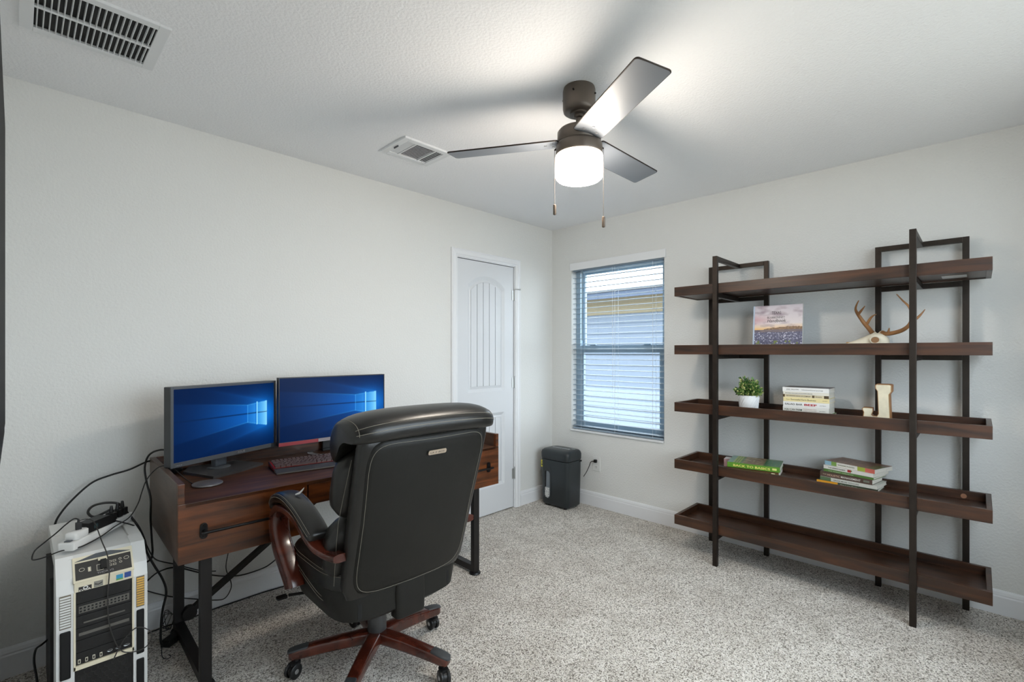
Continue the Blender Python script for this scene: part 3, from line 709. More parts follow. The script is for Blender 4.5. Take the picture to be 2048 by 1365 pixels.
book('paperback_book', 'small pink and white book poking out left of the green book', .225, 1.66, z, .05, .07, .05, math.radians(8), (206, 170, 172), (220, 214, 214), g4)
def topc(u, v):
    c = mixc((120, 84, 64), (158, 118, 92), .5 + fbm(u * 3, v, 6, 4))
    if u > .8 and v < .7: c = mixc(c, (96, 120, 60), .6)
    return c
S4 = [
 ('paperback_book', 'dark green book with an orange end at the bottom of the stack', .285, .15, .017, (66, 78, 60), None, (('The Lean Farm', .40, .68, .009, (210, 210, 190), 0, .3),), ((0, .36, (226, 160, 48), 0, 1),), .262, 2.306, 4),
 ('paperback_book', 'thin white and green book under the Holistic Management book', .268, .165, .019, (214, 214, 204), None, (('GROW MORE WITH LESS', .25, .70, .0105, (84, 88, 76), .006, .28),), ((0, .20, (96, 118, 84), 0, 1),), .262, 2.312, 8),
 ('paperback_book', 'brown book lettered HOLISTIC MANAGEMENT in the fourth-shelf stack', .252, .155, .027, (92, 74, 64), None, (('THE', .06, .13, .009, (210, 190, 170), 0, .4), ('HOLISTIC', .15, .40, .0155, (222, 186, 160), .008, .28), ('MANAGEMENT', .42, .79, .0155, (236, 232, 224), .008, .28)), ((.84, .95, (120, 124, 110), .3, .7),), .255, 2.300, 10),
 ('paperback_book', 'thin green book in the middle of the fourth-shelf stack', .245, .165, .012, (92, 128, 66), None, (('THE MARKET GARDENER', .10, .62, .0065, (222, 226, 200), 0, .28),), (), .246, 2.310, 13),
 ('paperback_book', 'white book with a red berry emblem in the fourth-shelf stack', .250, .175, .020, (230, 226, 220), None, (('THE URBAN FARMER', .10, .46, .0105, (112, 104, 96), .006, .3),), ((.50, .57, (172, 50, 50), .15, .85), (.57, .59, (96, 130, 60), .4, .8)), .238, 2.308, 16),
 ('paperback_book', 'floral-spined planner topping the fourth-shelf stack', .258, .180, .022, (226, 222, 214), topc, (('SEASONAL PLANNER', .28, .62, .0095, (104, 116, 80), .004, .3),), ((0, .14, (150, 186, 204), 0, 1), (.14, .25, (128, 162, 84), 0, 1), (.67, .82, (164, 176, 74), 0, 1), (.82, 1, (208, 110, 96), 0, 1)), .226, 2.312, 19)]
for (nm, lab, L_, D, T, cc, ct, sp, bl, cx, cy, a) in S4:
    book(nm, lab, cx, cy, z, L_, D, T, math.radians(-a), cc, ct, g4, sp, bl); z += T + .0003

# letter J
lj = thing('letter_block', 'cream wooden block letter J standing on the third shelf', 'letter', (.285, 2.44, FLOORS[2]))
zj = FLOORS[2]
J = [(2.383, .0), (2.500, .0), (2.503, .010), (2.498, .150), (2.508, .166), (2.508, .200), (2.500, .204), (2.444, .204), (2.436, .198), (2.437, .180), (2.448, .165), (2.452, .046), (2.445, .032), (2.425, .032), (2.418, .040), (2.424, .056), (2.424, .074), (2.383, .074), (2.379, .066), (2.386, .050), (2.381, .012)]
m_ = W(lj); m_.prism([(a, zj + c) for a, c in J], .222, .282, lambda a, c, h: (h, a, c)); m_.build('letter_body', mat('raw_wood', (160, 112, 70), .6, var=(20, .2)), lj, 'bare brown wooden sides')
cx_, cz_ = 2.452, .1
Ji = [(a + (.003 if a < 2.44 else (-.003 if a > 2.46 else 0)), zj + c + (.003 if c < .02 else (-.003 if c > .19 else 0))) for a, c in J]
m_ = W(lj); m_.prism(Ji, .282, .2835, lambda a, c, h: (h, a, c)); m_.build('letter_face', mat('cream_enamel', (236, 226, 200), .35, var=(24, .1)), lj, 'cream painted face')
m_ = W(lj); m_.tube([(.284, a, c) for a, c in Ji], .0016, 6, True); m_.build('letter_edging', mat('worn_edge', (176, 136, 92), .5), lj)

# ------------------------------------------------------------------ desk
DK = thing('desk', 'dark walnut writing desk with drawers, raised edge and black metal legs', 'desk', (2.21, .39, 0), math.radians(-1.6))
DT, DB, DG, DM = .747, .520, .823, .642
HW, YR, YFt = .812, -.335, .3225
MB().box(-HW + .022, HW - .022, YR + .020, YFt, DT - .016, DT, .0015).build('desktop', wood('desktop_wood', (50, 29, 17), (100, 62, 38), (3.0, 34, 30), .46, .0, .35), DK)
for s_ in (-1, 1):
    a, c = sorted((s_ * HW, s_ * (HW - .022)))
    MB().box(a, c, YR, YFt - .0205, DB, DG, .002).build('side_panel', M_desk_sheen, DK)
    MB().box(a, c, YFt - .0205, YFt, DT + .0005, DG, .002).build('side_panel_end', M_desk, DK)
    a, c = sorted((s_ * .334, s_ * (HW - .0225)))
    MB().box(a, c, YR + .02, YFt - .021, DB + .002, DT - .0165).build('drawer_box', M_desk, DK)
    a, c = sorted((s_ * .336, s_ * HW))
    dr = MB().box(a, c, YFt - .020, YFt, DB, DT - .0005, .0015).build('drawer', M_desk, DK)
    xa, xb = s_ * .40, s_ * .730
    h_ = MB(); zc = .632
    h_.tube([(xa - s_ * .012, YFt + .030, zc), (xb + s_ * .012, YFt + .030, zc)], .0058, 12)
    for x in (xa, xb):
        h_.tube([(x, YFt, zc), (x, YFt + .030, zc)], .0062, 12); h_.prism(rrect(x - .013, x + .013, zc - .030, zc + .030, .012, 5), YFt, YFt + .005, lambda p, q, h: (p, h, q))
        for dz in (-.020, .020): h_.lathe([(.004, YFt + .005), (.003, YFt + .0075)], (x, 0, zc + dz), 8, 'y')
    h_.build('handle', M_blackm, dr, 'black iron bar handle')
dr = MB().box(-.331, .331, YFt - .020, YFt, DM, DT - .0165, .0015).build('drawer', M_desk, DK)
MB().box(-.333, .333, YR + .02, YFt - .021, DM + .002, DT - .0165).build('drawer_box', M_desk, DK)
MB().box(-HW + .0225, HW - .0225, YR, YR + .019, DB, DG, .002).build('back_panel', M_desk, DK)
for s_, xl in ((1, .713), (-1, -.672)):
    for y in (YR + .085, YFt - .055):
        MB().box(xl - .020, xl + .020, y - .016, y + .016, .012, DB + .001, .0015).build('leg', M_leg, DK)
        MB().lathe([(.032, 0), (.034, .004), (.030, .012)], (xl, y, 0), 20).build('foot', M_black, DK)
    MB().box(xl - .019, xl + .019, YR + .101, YFt - .071, .014, .050, .0015).build('floor_bar', M_leg, DK)
    MB().bar((s_ * .69, YR + .105, .075), (-s_ * .13, YR + .105 + (.03 if s_ > 0 else 0), DM + .002), .022, .036, Y3, .0015).build('brace', M_leg, DK)
    m_ = MB(); m_.lathe([(.030, YR + .090), (.030, YR + .125)], (s_ * .675, 0, .085), 16, 'y'); m_.build('brace_joint', M_leg, DK)

# ------------------------------------------------------------------ monitors
def sstep(a, b__, x): t = max(0, min(1, (x - a) / (b__ - a))); return t * t * (3 - 2 * t)
def screen(u, v):
    c = mixc((1, 26, 66), (3, 62, 132), math.exp(-((u - .75) / .45) ** 2 - ((v - .52) / .36) ** 2))
    g = math.exp(-((u - .87) / .15) ** 2 - ((v - .52) / .25) ** 2); c = mixc(c, (14, 128, 232), g * .85)
    uL, uR = .695, .915
    t = (uR - u) / uR
    if u < uR:
        s_ = max(0, (uL - u) / uL); vu, vl = .675 + .125 * s_, .405 - .165 * s_
        if u > uL: k_ = (u - uL) / (uR - uL); vu, vl = .675 + .04 * k_, .405 - .085 * k_
        ins = sstep(vl - .012, vl + .012, v) * (1 - sstep(vu - .012, vu + .012, v))
        c = mixc(c, (16, 118, 222), ins * (.62 * (1 - t) ** 1.5 + .06))
        for ve in (vu, vl): c = mixc(c, (96, 196, 255), .7 * (1 - t) ** 2.2 * math.exp(-((v - ve) / .007) ** 2))
        dk = math.exp(-((v - (.540 + .01 * s_)) / .010) ** 4); c = mixc(c, (2, 30, 72), .75 * dk)
        for sg, v0 in ((1, .715), (-1, .32)):
            ve = v0 + sg * .36 * t; d = (v - ve) * sg
            c = mixc(c, (18, 116, 214), .45 * (1 - t) ** 2 * (math.exp(d / .09) if d < 0 else math.exp(-d / .02)))
    if uL <= u <= uR:
        k_ = (u - uL) / (uR - uL); vt, vb = .675 + .04 * k_, .405 - .085 * k_
        if vb < v < vt and abs(v - .540) > .008 and not (.788 < u < .800): c = mixc(c, (150, 228, 255), .10 + .75 * k_ ** 2.2)
        if abs(u - uL) < .005 and vb < v < vt: c = mixc(c, (90, 190, 255), .5)
        if abs(u - .804) < .005 and vb - .015 < v < vt + .02: c = (140, 220, 255)
    return c
M_screen = vcol_mat('screen_glow', 1.0, .35)
def display(root, w, h, z0, bez, botbez, t, m_body, m_bez):
    b__ = MB().box(-w / 2, w / 2, -t, -.002, z0, z0 + h, .004).build('display_shell', m_body, root)
    f_ = MB()
    for q in ((-w / 2, -w / 2 + bez, z0, z0 + h), (w / 2 - bez, w / 2, z0, z0 + h), (-w / 2 + bez, w / 2 - bez, z0, z0 + botbez), (-w / 2 + bez, w / 2 - bez, z0 + h - bez, z0 + h)):
        f_.box(q[0], q[1], -.0025, .003, q[2], q[3], .0008)
    f_.build('bezel', m_bez, root)
    picture('screen', M_screen, root, (w / 2 - bez, .0, z0 + botbez), (-1, 0, 0), (0, 0, 1), w - 2 * bez, h - bez - botbez, 176, 104, screen)
m1 = thing('monitor', 'grey-bezel computer monitor at the left end of the desk', 'monitor', (2.744, .2625, DT), math.radians(22.4), 'monitors on the desk')
zb = .822 - DT
display(m1, .539, .347, zb, .011, .020, .045, mat('monitor_shell', (52, 54, 57), .45), M_grey)
text('lettering', 'ASUS', M_silver, m1, (-.045, .0032, zb + .006), (-1, 0, 0), (0, 0, 1), width=.040, size=.013)
text('lettering', 'HDMI', M_silver, m1, (.250, .0032, zb + .006), (-1, 0, 0), (0, 0, 1), width=.026, size=.006)
mi = Matrix.Rotation(-math.radians(22.4), 4, 'Z')
def loc1(x, y): v = mi @ Vector((x - 2.744, y - .2625, 0)); return (v.x, v.y)
poly = [loc1(*p) for p in ((2.906, .155), (2.832, .358), (2.70, .305), (2.577, .225), (2.66, .06), (2.86, .05))]
MB().prism(poly, 0, .011).build('stand_base', mat('stand_base_grey', (66, 66, 68), .35, var=(6, .2)), m1)
cx, cy = loc1(2.760, .165)
m_ = MB(); m_.lathe([(.050, .011), (.050, .016), (.044, .019)], (cx, cy, 0), 32); m_.build('swivel_ring', M_grey, m1)
m_ = MB(); m_.box(cx - .030, cx + .030, cy - .018, cy + .018, .018, .27, .008); m_.box(cx - .028, cx + .028, cy, -.044, .21, .27, .004); m_.build('stand_column', mat('stand_grey', (112, 118, 126), .35, .3), m1)
m2 = thing('monitor', 'thin-bezel computer monitor with red-tinted lower edge behind the chair', 'monitor', (2.192, .22, DT), math.radians(-.9), 'monitors on the desk')
zb = .825 - DT
display(m2, .615, .360, zb, .005, .019, .030, mat('monitor_shell2', (40, 40, 42), .4), mat('bezel_dark', (34, 36, 40), .35))
MB().box(-.3075, .0998, .003, .0042, zb, zb + .018, .0005).build('silver_trim', mat('bezel_silver', (150, 142, 144), .35, .4), m2, 'silver strip along the lower bezel')
MB().box(.10, .3075, .003, .0042, zb, zb + .018, .0005).build('red_trim', mat('red_trim_plastic', (158, 58, 66), .4), m2, 'dark red strip along the lower bezel')
m_ = MB(); pts = []
ro, ri = .135, .105
ang = [math.radians(-25 + 230 * i / 28) for i in range(29)]
po = [(ro * math.cos(a), -.045 + ro * .75 * math.sin(a)) for a in ang]; pi_ = [(ri * math.cos(a), -.045 + ri * .72 * math.sin(a)) for a in ang]
m_.prism(po + pi_[::-1], 0, .010); m_.build('stand_base', mat('stand_chrome', (150, 152, 156), .25, .8), m2)
m_ = MB(); m_.box(-.028, .028, -.130, -.105, 0, .012, .002); m_.box(-.025, .025, -.128, -.112, .012, .22, .003); m_.box(-.025, .025, -.128, -.028, .17, .22, .003); m_.build('stand_neck', M_black, m2)

# ------------------------------------------------------------------ keyboard
kb = thing('keyboard', 'black gaming keyboard with red backlight and wrist rest on the desk', 'keyboard', (2.373, .43, DT), math.radians(-9.3))
m_ = MB(); m_.prism([(-.108, .004), (-.108, .024), (.030, .013), (.033, .004)], -.222, .222, lambda p, q, h: (h, p, q)); m_.build('case', mat('keyboard_case', (34, 33, 34), .4), kb)
m_ = MB(); m_.prism([(.034, .003), (.034, .014), (.050, .017), (.100, .008), (.104, .003)], -.222, .222, lambda p, q, h: (h, p, q)); m_.build('wrist_rest', mat('wrist_rest_grey', (58, 57, 58), .55, bump=(500, .2, .0005)), kb)
m_ = MB(); m_.add([(-.216, -.104, .0242), (.216, -.104, .0242), (.216, .020, .0143), (-.216, .020, .0143)], [(0, 1, 2, 3)]); m_.build('backlight_plate', mat('red_backlight', (70, 12, 14), .5, emit=((255, 30, 26), .12)), kb, 'glowing red key bed', fix=False)
MB().box(.222, .2235, -.10, .03, .006, .018).build('side_strip', mat('red_side', (120, 24, 26), .4), kb)
for sx in (-.2, .2):
    for sy in (-.09, .09): MB().box(sx - .01, sx + .01, sy - .006, sy + .006, 0, .0042).build('rubber_foot', M_black, kb)
M_key = mat('keycap', (84, 68, 67), .45); M_key2 = mat('keycap_worn', (96, 78, 76), .5)
def keymesh(w):
    k_ = MB(); h, d = .009, .0155
    a, c = w / 2, d / 2; a2, c2 = a - .0022, c - .0025
    k_.add([(-a, -c, 0), (a, -c, 0), (a, c, 0), (-a, c, 0), (-a2, -c2, h), (a2, -c2, h), (a2, c2, h), (-a2, c2, h)], [(3, 2, 1, 0), (4, 5, 6, 7), (0, 1, 5, 4), (1, 2, 6, 5), (2, 3, 7, 6), (3, 0, 4, 7)])
    return k_.mesh('keycap')
KM = {}
rows_ = [[1] * 13 + [-.3, 1, 1, 1, -.3, 1, 1, 1, 1], [1] * 13 + [2, -.3, 1, 1, 1, -.3, 1, 1, 1, 1], [1.5] + [1] * 12 + [1.5, -.3, 1, 1, 1, -.3, 1, 1, 1, 1], [1.75] + [1] * 11 + [2.25, -3.6, 1, 1, 1], [2.25] + [1] * 10 + [2.75, -1.3, 1, -1.3, 1, 1, 1, 1], [1.25, 1.25, 1.25, 6.25, 1.25, 1.25, 1.25, 1.25, -.3, 1, 1, 1, -.3, 2, 1, 1]]
U_ = .0191
for r_, row in enumerate(rows_):
    x = .214; y = -.092 + r_ * .0210; zk = .0238 - (r_ * .0210 + .0) / .130 * .0104 + .001
    for w in row:
        if w < 0: x += w * U_; continue
        if x - w * U_ < -.220: break
        if w not in KM: KM[w] = keymesh(w * U_ - .0022)
        o = link('keycap', KM[w], M_key, kb); o.location = (x - w * U_ / 2, y, zk); o.rotation_euler = (math.radians(-4.5), 0, 0); x -= w * U_

# charging pad
cp = thing('charging_pad', 'round grey wireless charging pad on the front left of the desk', 'charger', (2.876, .445, DT))
MB().lathe([(.050, 0), (.056, .003), (.057, .008), (.053, .0105), (.01, .0112)], n=40).build('pad_top', mat('pad_grey', (92, 90, 92), .35), cp)
MB().lathe([(.0572, .003), (.0578, .0055), (.0572, .008)], n=40, capped=False).build('pad_rim', mat('pad_rim', (150, 150, 152), .3, .5), cp)

# glowing device behind the monitor
dv = thing('mouse', 'black mouse with a blue light resting behind the left monitor', 'mouse', (2.955, .115, DT), math.radians(30))
MB().loft([((-.055, 0, .012), Y3, Z3, .012, .010, 2.2), ((-.05, 0, .014), Y3, Z3, .026, .013, 2.3), ((-.02, 0, .020), Y3, Z3, .032, .020, 2.4), ((.02, 0, .021), Y3, Z3, .033, .021, 2.4), ((.05, 0, .015), Y3, Z3, .027, .014, 2.3), ((.058, 0, .011), Y3, Z3, .012, .009, 2)], 24).build('body', M_black, dv)
MB().loft([((.035, .02, .032), X3, Y3, .010, .005, 2), ((.035, .022, .036), X3, Y3, .007, .003, 2)], 14).build('light', mat('blue_led', (40, 90, 255), .3, emit=((50, 110, 255), 6)), dv, 'small glowing blue light')

# ------------------------------------------------------------------ computer tower
PX0, PX1, PY0, PY1 = 3.112, 3.358, .085, .62
pc = thing('computer_tower', 'yellowed white full-tower computer case on the floor beside the desk', 'computer', ((PX0 + PX1) / 2, .35, 0))
# side walls and lid
side = [(PY0, .02), (PY1 - .02, .02), (PY1 - .016, .04), (PY1 - .016, .50), (PY1 - .075, .575), (PY1 - .14, .585), (PY0, .585)]
m_ = W(pc); m_.prism([(PY1 - .145, .580), (PY1 - .145, .607), (PY1 - .072, .605), (PY1 - .056, .597), (PY1 - .060, .572)], PX0 + .036, PX1 - .034, lambda p, q, h: (h, p, q)); m_.build('front_lid', M_white, pc)
m_ = W(pc); m_.prism(side, PX0 + .038, PX1 - .042, lambda p, q, h: (h, p, q)); m_.build('case_body', M_black, pc)
m_ = W(pc); m_.prism([(PY0 + .03, .03), (PY1 - .16, .03), (PY1 - .16, .50), (PY1 - .2, .56), (PY0 + .03, .56)], PX0 - .002, PX0 + .030, lambda p, q, h: (h, p, q)); m_.build('side_panel', M_white, pc)
m_ = W(pc); m_.prism([(PY0 + .03, .03), (PY1 - .16, .03), (PY1 - .16, .47), (PY1 - .2, .50), (PY0 + .03, .50)], PX1 - .03, PX1 + .008, lambda p, q, h: (h, p, q)); m_.build('side_panel', M_black, pc, 'black side panel')
# white pillars down the front, each with a slatted vent and black inserts
prof_p = [(PY1 - .14, .02), (PY1 - .01, .02), (PY1 + .002, .04), (PY1 + .002, .500), (PY1 - .012, .545), (PY1 - .065, .606), (PY1 - .14, .614)]
for (xa, xb, mt) in ((PX0, PX0 + .041, M_white), (PX1 - .046, PX1, M_white)):
    m_ = W(pc); m_.prism(prof_p, xa, xb, lambda p, q, h: (h, p, q)); pil = m_.build('front_pillar', mt, pc)
    left = xa > 3.2
    sm_ = M_white if left else M_yellow
    W(pc).box(xa + .009, xb - .008, PY1 + .0021, PY1 + .0028, .385, .497).build('vent_recess', mat('vent_shadow', (120, 112, 98), .6), pil)
    for i in range(12):
        z = .390 + i * .0088
        W(pc).box(xa + .010, xb - .009, PY1 + .0025, PY1 + .006, z, z + .0058, .001).build('vent_slat', sm_, pil)
    for z0, z1 in ((.215, .375), (.045, .195)):
        W(pc).box(xa + .010, xb - .009, PY1 + .0021, PY1 + .0045, z0, z1, .004).build('black_insert', M_dark, pil)
# top rails and lid
for (xa, xb) in ((PX0, PX0 + .036), (PX1 - .034, PX1)):
    m_ = W(pc); m_.prism([(PY0, .56), (PY1 - .14, .56), (PY1 - .14, .614), (PY0 + .05, .618), (PY0, .60)], xa, xb, lambda p, q, h: (h, p, q)); rl = m_.build('top_rail', M_white, pc)
    W(pc).box(xa + .010, xb - .010, PY0 + .2, PY0 + .225, .6165, .6185, .001).build('rail_button', M_white, rl)
m_ = W(pc); m_.box(PX0 + .036, PX1 - .034, PY0, PY1 - .13, .595, .606, .002); m_.build('top_cover', M_white, pc)
# sloping connector panel
NP_ = Vector((0, .592 - .528, .055)).normalized(); UPd = Vector((0, -.055, .064)).normalized()
def io(x, t, n_=0.0): return Vector((x, PY1 + .001, .530)) + UPd * t + NP_ * n_
def io_box(b__, xa, xb, t0, t1, n0, n1):
    v = [io(xa, t0, n0), io(xb, t0, n0), io(xb, t1, n0), io(xa, t1, n0), io(xa, t0, n1), io(xb, t0, n1), io(xb, t1, n1), io(xa, t1, n1)]
    b__.add(v, [(3, 2, 1, 0), (4, 5, 6, 7), (0, 1, 5, 4), (1, 2, 6, 5), (2, 3, 7, 6), (3, 0, 4, 7)]); return b__
xa, xb = 3.157, 3.309
io_box(W(pc), xa - .006, xb + .006, -.002, .088, -.004, .003).build('panel_surround', M_cream, pc, 'yellowed cream surround')
ip = io_box(W(pc), xa, xb, .006, .066, .003, .0045).build('connector_panel', mat('panel_dark', (56, 54, 52), .45), pc)
m_ = W(pc); v = [io(xb, .072, .003), io(xa, .072, .003), io((xa + xb) / 2 - .02, .088, .003), io((xa + xb) / 2 + .02, .088, .003)]; v += [p + NP_ * .002 for p in v]
m_.add(v, [(3, 2, 1, 0), (4, 5, 6, 7), (0, 1, 5, 4), (1, 2, 6, 5), (2, 3, 7, 6), (3, 0, 4, 7)]); m_.build('panel_chevron', M_grey, pc)
M_pale = mat('pale_print', (214, 208, 190), .5)
def frame_io(xc, tc_, w, h_, th=.0012, name='port'):
    b__ = W(pc)
    for q in ((xc - w / 2, xc + w / 2, tc_ - h_ / 2, tc_ - h_ / 2 + th), (xc - w / 2, xc + w / 2, tc_ + h_ / 2 - th, tc_ + h_ / 2), (xc - w / 2, xc - w / 2 + th, tc_ - h_ / 2, tc_ + h_ / 2), (xc + w / 2 - th, xc + w / 2, tc_ - h_ / 2, tc_ + h_ / 2)): io_box(b__, q[0], q[1], q[2], q[3], .0045, .0052)
    return b__.build(name, M_pale, ip)
frame_io(3.272, .036, .008, .016); io_box(W(pc), 3.270, 3.2745, .030, .042, .0045, .0054).build('port', M_cream, ip)
frame_io(3.244, .034, .018, .022)
for xx, tt in ((3.216, .046), (3.204, .046), (3.216, .033), (3.204, .033)): frame_io(xx, tt, .009, .007)
for xx, tt in ((3.188, .048), (3.187, .036), (3.292, .040), (3.170, .047)):
    rad = .007 if xx in (3.292, 3.170) else .0038
    W(pc).tube([io(xx + rad * math.cos(a), tt + rad * .8 * math.sin(a), .005) for a in [2 * PI * i / 16 for i in range(16)]], .0007, 5, True).build('button_ring', M_pale, ip)
io_box(W(pc), 3.226, 3.242, .026, .060, .005, .010).build('memory_stick', M_black, ip)
io_box(W(pc), 3.220, 3.248, .058, .070, .0047, .0066).build('latch', M_cream, ip)
text('lettering', 'THOR V2', M_silver, ip, Vector(io(3.253, .012, .0046)) - pc.location, (-1, 0, 0), UPd, width=.045, size=.009)
# strip with stickers, drive bays, lower grille
bx0, bx1 = 3.157, 3.309
W(pc).box(bx0 - .004, bx1 + .004, PY1 - .01, PY1 + .003, .498, .529, .001).build('badge_strip', M_cream, pc, 'yellowed cream strip')
def patch(name, xa_, xb_, z0, z1, c, lab=None, y=PY1 + .0031): return W(pc).box(xa_, xb_, y, y + .0005, z0, z1).build(name, mat('patch_%02x%02x%02x' % c, c, .35), pc, lab)
patch('sticker', 3.160, 3.179, .506, .525, (58, 84, 150), 'dark blue sticker'); patch('sticker', 3.183, 3.202, .504, .523, (58, 150, 190), 'blue and green sticker'); patch('sticker', 3.183, 3.202, .504, .509, (110, 170, 84), None, PY1 + .0034)
patch('badge', 3.238, 3.262, .500, .520, (140, 138, 130), 'grey metal badge'); patch('badge', 3.268, 3.302, .499, .514, (54, 52, 50), 'black badge with white lettering')
text('lettering', 'EVGA', M_text_w, pc, Vector((3.301, PY1 + .0036, .4995)) - pc.location, (-1, 0, 0), (0, 0, 1), width=.031, size=.008, bold=.02)
W(pc).tube([(3.284 + .0055 * math.cos(a), PY1 + .0042, .5085 + .0045 * math.sin(a)) for a in [2 * PI * i / 14 for i in range(14)]], .0016, 5, True).build('badge_emblem', M_white, pc)
W(pc).tube([(3.260, PY1 + .0042, .512), (3.25, PY1 + .0042, .508), (3.240, PY1 + .0042, .513)], .0012, 5).build('badge_emblem', M_black, pc)
for xe in (bx0 - .006, bx1): W(pc).box(xe, xe + .006, PY1 - .01, PY1 + .004, .232, .4975, .001).build('bay_trim', M_cream, pc)
M_mesh1 = mat('bay_mesh', (98, 95, 89), .6); M_bay = mat('bay_black', (24, 23, 23), .5)
nb_ = 6
for i in range(nb_):
    z0 = .247 + i * .0417; z1 = z0 + .0402
    bay = W(pc).box(bx0 + .001, bx1 - .001, PY1 - .014, PY1 - .001, z0, z1, .001).build('drive_bay', M_bay, pc)
    if i in (2, 4):
        sm_ = W(pc); sm_.box(bx0 + .008, bx1 - .008, PY1 - .001, PY1 - .0003, z0 + (.008 if i == 4 else .014), z1 - (.008 if i == 4 else .016)); sm_.build('mesh_strip', M_mesh1, bay)
        if i == 4:
            for rr_ in range(2):
                for q in range(13):
                    W(pc).box(bx0 + .014 + q * .0102, bx0 + .0195 + q * .0102, PY1 - .0004, PY1 + .0002, z0 + .012 + rr_ * .010, z0 + .0175 + rr_ * .010).build('mesh_hole', M_dark, bay)
    elif i == 3: W(pc).box(bx0 + .02, bx1 - .02, PY1 - .001, PY1 - .0004, z0 + .012, z0 + .017).build('mesh_strip', M_mesh1, bay)
    if i == 0:
        for q in range(4):
            xx = 3.300 - q * .019
            W(pc).box(xx - .0035, xx + .0035, PY1 - .001, PY1 + .0002, z0 + .004, z0 + .018).build('usb_port', M_pale, bay); W(pc).box(xx - .0018, xx + .0018, PY1 - .0005, PY1 + .0006, z0 + .0065, z0 + .0155).build('usb_slot', M_dark, bay)
        for xx, w in ((3.219, .015), (3.196, .015), (3.172, .017)):
            W(pc).tube([(xx + w / 2 * math.cos(a), PY1, z0 + .014 + .003 * math.sin(a)) for a in [2 * PI * i_ / 14 for i_ in range(14)]], .0008, 5, True).build('usb_port', M_silver, bay)
W(pc).box(bx0 - .006, bx1 + .006, PY1 - .01, PY1 + .004, .231, .2455, .001).build('bay_sill', M_cream, pc, 'yellowed cream sill')
W(pc).box(bx0 - .002, bx1 + .002, PY1 - .014, PY1 - .003, .03, .230).build('lower_grille', M_bay, pc)
hx = W(pc)
for r_ in range(9):
    for q in range(8):
        cx, cz = bx0 + .012 + q * .0182 + (.0091 if r_ % 2 else 0), .215 - r_ * .0158
        hx.tube([(cx + .0095 * math.cos(a), PY1 - .0025, cz + .0095 * math.sin(a)) for a in [PI / 6 + PI / 3 * i for i in range(6)]], .0007, 4, True)
hx.build('hex_mesh', mat('hex_mesh_grey', (50, 48, 46), .5), pc, kind='stuff')
for sx in (PX0 + .03, PX1 - .03):
    for sy in (PY0 + .05, PY1 - .06): W(pc).lathe([(.018, 0), (.02, .021)], (sx, sy, 0), 14).build('foot', M_black, pc)

# power strip and plugs on top of the tower
ps = thing('power_strip', 'white power strip lying across the top of the computer tower', 'power strip', (3.225, .40, .619), math.atan2(.262, .205))
MB().box(-.168, .172, -.026, .026, 0, .030, .006).build('strip_body', M_white, ps)
for i in range(6):
    m_ = MB(); m_.lathe([(.015, .0301), (.015, .0308)], (-.13 + i * .05, 0, 0), 16); m_.build('socket', mat('socket_grey', (180, 180, 178), .5), ps)
MB().box(.140, .165, -.010, .010, .030, .034, .002).build('switch', M_grey, ps)
q = thing('usb_charger', 'white rounded usb wall charger plugged into the power strip end', 'charger', (3.298, .495, .6495))
m_ = MB(); m_.loft([((0, 0, 0), X3, Y3, .030, .020, 5), ((0, 0, .003), X3, Y3, .033, .022, 5), ((0, 0, .022), X3, Y3, .033, .022, 5), ((0, 0, .026), X3, Y3, .029, .018, 5)], 28); m_.build('charger_body', M_white, q); q.rotation_euler = (0, 0, math.atan2(.262, .205))
q = thing('usb_plug', 'black usb plug standing in the white charger', 'plug', (3.293, .487, .6757)); MB().box(-.009, .009, -.006, .006, 0, .026, .002).build('plug_body', M_black, q); MB().lathe([(.004, .026), (.003, .036)], n=10).build('strain_relief', M_black, q)
q = thing('power_adapter', 'black power adapter brick lying on the power strip', 'adapter', (3.238, .415, .6495), math.atan2(.20, .205))
m_ = MB(); m_.prism([(-.062, 0), (.060, 0), (.064, .012), (.058, .036), (-.036, .036), (-.066, .018)], -.024, .024, lambda p, q_, h: (p, h, q_)); m_.build('adapter_body', M_black, q)
MB().box(.02, .036, .024, .0246, .010, .024).build('adapter_label', mat('adapter_label_teal', (52, 72, 74), .5), q)
for i, (x, y) in enumerate(((3.186, .348), (3.164, .320), (3.146, .297))):
    q = thing('power_plug', ('black plug nearest the adapter on the power strip', 'middle black plug of three on the power strip', 'black plug at the far end of the power strip')[i], 'plug', (x, y, .6495), math.atan2(.262, .205), 'black plugs in the power strip')
    MB().box(-.011, .011, -.016, .016, 0, .030, .004).build('plug_body', M_black, q); MB().lathe([(.007, .030), (.0075, .034), (.005, .052), (.004, .056)], n=10).build('strain_relief', M_black, q)

